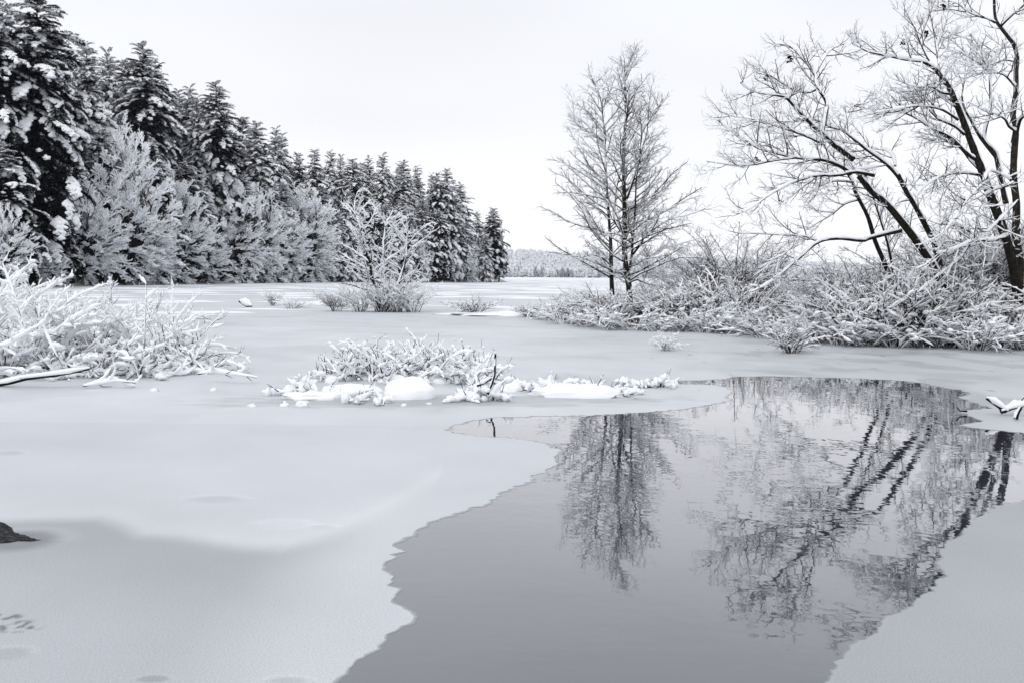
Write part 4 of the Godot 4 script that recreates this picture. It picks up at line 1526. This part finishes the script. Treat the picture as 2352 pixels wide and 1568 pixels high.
func make_small_tree() -> void:
	var rng := seeded(61)
	var o := thing("small_tree", "small snow-clad tree with a bushy skirt standing alone in the lake ice", "tree", spot(872, 716))
	var h := Habit.new()
	h.levels = 2
	h.bare = 0.12
	h.spacing = [0.15, 0.12, 0.12]
	h.reach = [1.0, 0.45, 0.2]
	h.angle = [42.0, 44.0, 40.0]
	h.rise = [0.05, 0.1, 0.1]
	h.segs = [5, 3, 2]
	h.sides = [4, 3, 3]
	h.snow_sides = [5, 4, 3]
	h.thick = [0.022, 0.016, 0.011]
	h.deep = [0.038, 0.027, 0.018]
	h.levels = 3
	h.first = [0.15, 0.12, 0.2]
	var wood := Shape.new()
	var twigs := Shape.new()
	var white := Shape.new()
	h.wander = [0.24, 0.26, 0.28]
	for k in 3:
		var p := PackedVector3Array()
		var r := PackedFloat32Array()
		var q := Vector3([-0.05, 0.28, 0.1][k], -0.05, [0.05, 0.0, -0.15][k])
		var d := Vector3([-0.12, 0.3, 0.05][k], 1, [0.1, 0.0, -0.2][k]).normalized()
		var far: float = [5.0, 3.9, 4.4][k]
		for i in 15:
			p.append(q)
			r.append(lerpf(0.085, 0.012, i / 14.0))
			q += d * far / 14.0
			d = (d + Vector3(rng.randf_range(-0.2, 0.2), 0.14, rng.randf_range(-0.2, 0.2))).normalized()
		wood.tube(p, r, 7)
		white.drape(p, r, 0.06, 6, 0.8, rng, 0.35)
		for j in 26:
			var s := 0.14 + 0.86 * (j + rng.randf()) / 26.0
			var i := clampi(int(s * 14.0), 0, 13)
			var a := rng.randf() * TAU
			h.thick[0] = lerpf(0.034, 0.016, s)
			h.rise[0] = lerpf(-0.02, 0.08, s)
			shoot(twigs, white, p[i], Vector3(cos(a), lerpf(0.2, 1.2, s), sin(a) * 0.9).normalized(), lerpf(3.0, 1.3, s) * rng.randf_range(0.55, 1.05), 0.06, 0, h, rng)
	part("trunk", wood.mesh(bark), o)
	part("twigs", twigs.mesh(twig_bark), o)
	part("snow", white.mesh(snow_mat), o)
	# the skirt of low twigs round its foot
	var sh := shrub_habit(1.0)
	sh.deep = [0.03, 0.02, 0.014]
	sh.thick = [0.012, 0.009, 0.006]
	for t: Array in [[-0.8, 0.2, 1.4], [0.75, 0.3, 1.7], [1.45, 0.1, 1.5], [-0.1, -0.5, 1.4], [0.5, -0.6, 1.6], [0.1, 0.35, 1.2]]:
		var s := make_shrub(int(t[0] * 10) + 80, t[2], 1.0, 20, 0.03, sh, 0)
		for c in s.get_children():
			s.remove_child(c)
			c.name = "skirt_" + String(c.name)
			c.position = Vector3(t[0], 0, t[1])
			o.add_child(c, true)
		s.free()


# ---------------------------------------------------------------- the two laden thickets near the camera
func laden(wood: Shape, white: Shape, foot: Vector3, out: float, lean: float, far: float, deep: float, h: Habit, rng: RandomNumberGenerator) -> void:
	var p := PackedVector3Array()
	var r := PackedFloat32Array()
	var q := foot
	var d := Vector3(cos(out) * lean, 1.0, sin(out) * lean).normalized()
	var n := 9
	for i in n + 1:
		p.append(q)
		r.append(lerpf(0.013, 0.005, float(i) / n))
		q += d * far / n
		if q.y < 0.03:
			q.y = 0.03
		d = (d + Vector3(cos(out) * 0.08 + rng.randf_range(-0.12, 0.12), -0.2 * lean + rng.randf_range(-0.08, 0.1), sin(out) * 0.08 + rng.randf_range(-0.12, 0.12))).normalized()
	wood.tube(p, r, 6)
	white.drape(p, r, deep, 7, 0.65, rng)
	grow(wood, white, p, r, 0, h, rng)
	if rng.randf() < 0.5:
		var c := p[n] + Vector3(0, deep * 0.4, 0)
		white.blob(c, Basis.from_scale(Vector3(deep * rng.randf_range(0.8, 1.3), deep * rng.randf_range(0.8, 1.6), deep)), 6, 8, 0.6, lumps, far * 31.0 + out)


func laden_habit() -> Habit:
	var h := Habit.new()
	h.levels = 2
	h.spacing = [0.1, 0.08, 0.1]
	h.reach = [0.44, 0.17, 0.1]
	h.angle = [44.0, 46.0, 40.0]
	h.rise = [0.1, 0.12, 0.1]
	h.wander = [0.16, 0.22, 0.2]
	h.segs = [5, 3, 2]
	h.sides = [5, 4, 3]
	h.snow_sides = [7, 6, 4]
	h.thick = [0.0075, 0.0055, 0.003]
	h.deep = [0.029, 0.02, 0.012]
	h.uneven = 0.65
	h.shade = 0.45
	h.canopy = 0.7
	h.first = [0.2, 0.2, 0.2]
	h.bare = 0.2
	h.cling = 0.16
	return h


func bent_log(called: String, label: String, category: String, p: PackedVector3Array, r0: float, r1: float, deep: float, rng: RandomNumberGenerator, group := "", shoots := 0) -> Node3D:
	var o := thing(called, label, category, Vector3(p[0].x, 0, p[0].z), group)
	for k in p.size():
		p[k] -= o.position
	var wood := Shape.new()
	var white := Shape.new()
	var r := tapered(p, r0, r1, rng)
	wood.tube(p, r, 9, true)
	white.drape(p, r, deep, 8, 0.35, rng)
	if shoots > 0:
		var h := laden_habit()
		h.levels = 1
		h.spacing = [p[0].distance_to(p[p.size() - 1]) / shoots, 0.1, 0.1]
		h.reach = [0.4, 0.1, 0.1]
		h.first = [0.1, 0.1, 0.1]
		grow(wood, white, p, r, 0, h, rng)
	part("wood", wood.mesh(bark), o)
	part("snow", white.mesh(snow_mat), o)
	return o


func make_thickets() -> void:
	var rng := seeded(71)
	var h := laden_habit()
	# left: a broad bush pressed down by snow, sliding from high at the frame's edge to nothing on its right
	var o := thing("snow_laden_bush", "broad bush pressed down under thick snow at the left edge of the ice", "bush", spot(150, 850), "snow-laden thickets on the near ice")
	var wood := Shape.new()
	var white := Shape.new()
	var feet := [[-150, 850, 2.2, 20], [-40, 845, 2.1, 24], [60, 852, 1.75, 26], [150, 845, 1.5, 26], [235, 842, 1.4, 26], [320, 850, 1.35, 26], [400, 848, 1.2, 20], [-60, 800, 2.3, 20], [100, 800, 1.9, 20], [240, 800, 1.65, 18], [345, 810, 1.45, 18], [455, 855, 0.75, 12], [-10, 864, 0.85, 16], [100, 864, 0.8, 16], [210, 864, 0.72, 16], [320, 864, 0.68, 14]]
	for t: Array in feet:
		var foot := spot(t[0], t[1]) - o.position
		for k in int(t[3]):
			laden(wood, white, foot + Vector3(rng.randf_range(-0.25, 0.25), -0.04, rng.randf_range(-0.25, 0.25)), rng.randf() * TAU, rng.randf_range(0.1, 1.5), 0.95 * float(t[2]) * rng.randf_range(0.75, 1.15), rng.randf_range(0.022, 0.044), h, rng)
	for k in 30:
		var u := rng.randf_range(-60, 430)
		var q := spot(u, rng.randf_range(815, 875)) - o.position
		q.y = rng.randf_range(0.05, 0.85) * (1.0 - (u + 60.0) / 620.0)
		white.blob(q, Basis(Vector3.UP, rng.randf() * TAU).scaled_local(Vector3(rng.randf_range(0.08, 0.17), rng.randf_range(0.03, 0.06), rng.randf_range(0.06, 0.11))), 7, 10, 0.8, crumbs, k * 4.1)
	part("stems", wood.mesh(twig_bark), o)
	part("snow", white.mesh(snow_mat), o)
	# thick bowed branches in front of it
	var n := "fallen_branch"
	var g := "snowy branches lying on the ice"
	bent_log(n, "thick dark bowed branch under snow in front of the left bush", "branch", PackedVector3Array([at(-40, 888, 13.8), at(20, 878, 13.7), at(60, 868, 13.6), at(110, 862, 13.6), at(160, 855, 13.7), at(205, 846, 13.8)]), 0.035, 0.02, 0.036, rng, g, 6)
	bent_log(n, "heavy white branch arching down at the left of the bush", "branch", PackedVector3Array([at(-30, 800, 13.5), at(20, 790, 13.4), at(60, 765, 13.3), at(95, 745, 13.4), at(115, 790, 13.3), at(130, 820, 13.3)]), 0.016, 0.01, 0.036, rng, g, 6)
	bent_log(n, "snowy forked branch lying flat before the left bush", "branch", PackedVector3Array([at(190, 886, 13.6), at(225, 880, 13.7), at(260, 874, 13.7), at(310, 878, 13.7)]), 0.014, 0.01, 0.045, rng, g, 8)
	bent_log(n, "long low snow-covered branch pointing right from the left bush", "branch", PackedVector3Array([at(455, 858, 14.6), at(490, 852, 14.5), at(530, 858, 14.4), at(590, 866, 14.4)]), 0.014, 0.008, 0.05, rng, g, 7)
	bent_log(n, "tall upright twig with snow sleeves rising from the left bush", "branch", PackedVector3Array([at(330, 800, 14.6), at(332, 740, 14.6), at(334, 690, 14.6), at(335, 640, 14.6)]), 0.009, 0.006, 0.05, rng, g, 5)

	# middle: the thicket on the shoal
	o = thing("snow_laden_bush", "rounded thicket of snowy twigs on the shoal in mid picture", "bush", spot(935, 872), "snow-laden thickets on the near ice")
	wood = Shape.new()
	white = Shape.new()
	h.reach = [0.3, 0.12, 0.1]
	h.deep = [0.027, 0.019, 0.012]
	for t: Array in [[770, 872, 0.5, 18], [820, 868, 0.6, 22], [880, 872, 0.64, 24], [940, 872, 0.68, 24], [1000, 872, 0.68, 24], [1060, 876, 0.6, 22], [1105, 878, 0.5, 16], [850, 850, 0.6, 16], [960, 850, 0.68, 16], [1050, 855, 0.6, 16]]:
		var foot := spot(t[0], t[1]) - o.position
		for k in int(t[3]):
			laden(wood, white, foot + Vector3(rng.randf_range(-0.2, 0.2), -0.04, rng.randf_range(-0.2, 0.2)), rng.randf() * TAU, rng.randf_range(0.05, 1.3), float(t[2]) * rng.randf_range(0.7, 1.2), rng.randf_range(0.016, 0.031), h, rng)
	for k in 26:
		var q := spot(rng.randf_range(745, 1120), rng.randf_range(858, 880)) - o.position
		white.blob(q, Basis.from_scale(Vector3(rng.randf_range(0.12, 0.26), rng.randf_range(0.05, 0.14), rng.randf_range(0.1, 0.22))), 7, 10, 0.5, lumps, k * 4.1)
	part("stems", wood.mesh(twig_bark), o)
	part("snow", white.mesh(snow_mat), o)

	mound("snow_mound", "smooth round dome of snow in front of the middle thicket", "snow mound", spot(940, 912), Vector3(0.36, 0.26, 0.3), 3, 0.22, "snow heaps on the shoal")
	mound("snow_mound", "long low snow mound right of the upright dark stick", "snow mound", spot(1320, 908), Vector3(0.62, 0.17, 0.34), 8, 0.35, "snow heaps on the shoal")
	mound("snow_mound", "small snow mound just right of the upright dark stick", "snow mound", spot(1170, 896), Vector3(0.2, 0.13, 0.2), 5, 0.4, "snow heaps on the shoal")
	mound("snow_mound", "flat snow patch at the left end of the shoal", "snow mound", spot(715, 915), Vector3(0.34, 0.1, 0.2), 9, 0.5, "snow heaps on the shoal")
	mound("snow_mound", "snow mound over twigs between the flat patch and the dome", "snow mound", spot(810, 908), Vector3(0.42, 0.14, 0.22), 12, 0.4, "snow heaps on the shoal")
	for t: Array in [[655, 932, 0.08, "small snow lump at the far left front of the shoal"], [695, 932, 0.1, "oval snow lump in front of the flat snow patch"], [927, 932, 0.05, "tiny snow lump on twigs before the dome"], [355, 898, 0.07, "lone snow lump on the ice before the left bush"], [490, 897, 0.06, "egg-shaped snow lump right of the lone one"], [985, 928, 0.045, "little snow cap on a stub right of the dome"],
		[885, 920, 0.06, "knob of snow at the left foot of the dome"], [580, 934, 0.07, "faint snow lump between the left bush and the shoal"]]:
		mound("snow_lump", t[3], "snow lump", spot(t[0], t[1]), Vector3(0.75 * t[2], float(t[2]) * 0.6, float(t[2]) * 0.6), int(t[0]), 0.8, "snow lumps on the ice")

	g = "snowy branches on the shoal"
	bent_log(n, "dark thick branch under a snow ridge left of the dome", "branch", PackedVector3Array([at(745, 924, 12.9), at(790, 912, 12.9), at(830, 903, 12.9), at(862, 894, 12.9)]), 0.03, 0.02, 0.06, rng, g, 5)
	bent_log("upright_stick", "dark upright stick with a snow cap at the thicket's right end", "stick", PackedVector3Array([at(1120, 905, 12.6), at(1130, 880, 12.6), at(1136, 860, 12.6), at(1137, 835, 12.6), at(1138, 812, 12.6)]), 0.017, 0.013, 0.022, rng)
	bent_log("upright_stick", "thin short upright stick at the far left of the shoal", "stick", PackedVector3Array([at(629, 922, 13.0), at(628, 905, 13.0), at(627, 890, 13.0)]), 0.009, 0.007, 0.02, rng)
	bent_log(n, "slanting dark stick tucked against the upright one", "branch", PackedVector3Array([at(1095, 885, 12.7), at(1112, 878, 12.7), at(1130, 868, 12.7)]), 0.02, 0.016, 0.03, rng, g)
	# heaps of snowed twigs beside the mounds
	var heaps := [[1090, 918, 0.36, 20, "ragged clump of snowy twigs with dark stems at the thicket's right front"], [1240, 895, 0.34, 16, "snowy twig tangle left of the long low mound"], [1330, 905, 0.3, 18, "snowy twigs poking out of the long low mound"], [1400, 905, 0.34, 16, "snowy twig tangle at the right end of the long mound"], [1500, 886, 0.32, 16, "separate small snowy twig heap right of the shoal"],
		[700, 905, 0.3, 16, "low snowy twigs on the left tail of the shoal"], [840, 925, 0.22, 10, "little dark twigs in the ice before the left tail"]]
	for t: Array in heaps:
		o = thing("twig_heap", t[4], "twigs", spot(t[0], t[1]), "snowy twig heaps on the shoal")
		wood = Shape.new()
		white = Shape.new()
		for k in int(t[3]):
			laden(wood, white, Vector3(rng.randf_range(-0.28, 0.28), -0.03, rng.randf_range(-0.12, 0.12)), rng.randf() * TAU, rng.randf_range(0.4, 2.6), float(t[2]) * rng.randf_range(0.7, 1.3), rng.randf_range(0.03, 0.052), h, rng)
		part("stems", wood.mesh(twig_bark), o)
		part("snow", white.mesh(snow_mat), o)

	# driftwood at the right edge and on the mid ice
	g = "snowy driftwood"
	bent_log("driftwood", "snow-topped driftwood limb rising from the ice at the right edge", "driftwood", PackedVector3Array([at(2312, 944, 11.8), at(2295, 932, 11.8), at(2280, 922, 11.8), at(2268, 914, 11.8)]), 0.028, 0.02, 0.05, rng, g)
	bent_log("driftwood", "long snowy driftwood branch running out of the right edge", "driftwood", PackedVector3Array([at(2300, 945, 11.8), at(2325, 936, 11.8), at(2350, 930, 11.8), at(2400, 920, 11.8), at(2440, 905, 11.8)]), 0.028, 0.02, 0.05, rng, g, 5)
	bent_log("driftwood", "stubby snow-capped driftwood piece below the branch at the right edge", "driftwood", PackedVector3Array([at(2334, 962, 11.4), at(2338, 948, 11.4), at(2346, 935, 11.4)]), 0.026, 0.02, 0.045, rng, g)
	bent_log("driftwood", "short snow-backed log rearing its end out of the lake ice", "driftwood", PackedVector3Array([at(576, 706, 47.0), at(566, 701, 47.0), at(556, 695, 47.0), at(549, 691, 47.0)]), 0.11, 0.07, 0.16, rng, g)
	bent_log("driftwood", "thin black hooked twig at the water's right margin", "driftwood", PackedVector3Array([at(2222, 944, 11.9), at(2206, 943, 11.9), at(2198, 934, 11.9)]), 0.012, 0.006, 0.0, rng, g)
	mound("snow_drift", "low white snow drift lying across the lake ice left of the bank", "snow drift", spot(1140, 725), Vector3(2.1, 0.17, 1.0), 14, 0.5)


func _ready() -> void:
	# camera, sky, light, exposure
	look = Basis(Vector3.RIGHT, PITCH) * Basis(Vector3.BACK, ROLL)
	var cam := Camera3D.new()
	cam.name = "camera"
	cam.transform = Transform3D(look, Vector3(0, EYE, 0))
	cam.fov = rad_to_deg(2.0 * atan(784.0 / LENS))
	cam.near = 0.1
	cam.far = 4000.0
	add_child(cam)
	var env := Environment.new()
	env.background_mode = Environment.BG_SKY
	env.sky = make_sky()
	env.tonemap_mode = Environment.TONE_MAPPER_LINEAR
	env.tonemap_exposure = 1.0
	env.sdfgi_enabled = true
	env.ssao_enabled = true
	env.ssil_enabled = true
	env.fog_enabled = true
	env.fog_light_color = Color(0.86, 0.9, 1.0)
	env.fog_density = 0.00013
	var we := WorldEnvironment.new()
	we.name = "environment"
	we.environment = env
	add_child(we)
	var sun := DirectionalLight3D.new()
	sun.name = "sun"
	sun.light_color = Color(1.0, 0.985, 0.96)
	sun.light_energy = 0.34
	sun.light_angular_distance = 36.0
	sun.shadow_enabled = true
	add_child(sun)
	sun.look_at_from_position(Vector3(-4, 9, 6.0), Vector3.ZERO, Vector3.RIGHT)

	n_a.noise_type = FastNoiseLite.TYPE_SIMPLEX_SMOOTH
	n_a.frequency = 1.0
	n_a.fractal_octaves = 3
	n_b.noise_type = FastNoiseLite.TYPE_SIMPLEX_SMOOTH
	n_b.frequency = 1.0
	n_b.fractal_octaves = 4
	n_b.seed = 4
	n_c.noise_type = FastNoiseLite.TYPE_SIMPLEX_SMOOTH
	n_c.frequency = 1.0
	n_c.fractal_octaves = 3
	n_c.seed = 9
	make_materials()
	var t0 := Time.get_ticks_msec()
	make_lake()
	print("lake ", Time.get_ticks_msec() - t0)
	make_forest()
	print("forest ", Time.get_ticks_msec() - t0)
	make_right_bank()
	print("bank ", Time.get_ticks_msec() - t0)
	make_right_trees()
	print("trees ", Time.get_ticks_msec() - t0)
	make_middle_tree()
	make_small_tree()
	print("middle ", Time.get_ticks_msec() - t0)
	make_thickets()
	print("all ", Time.get_ticks_msec() - t0)
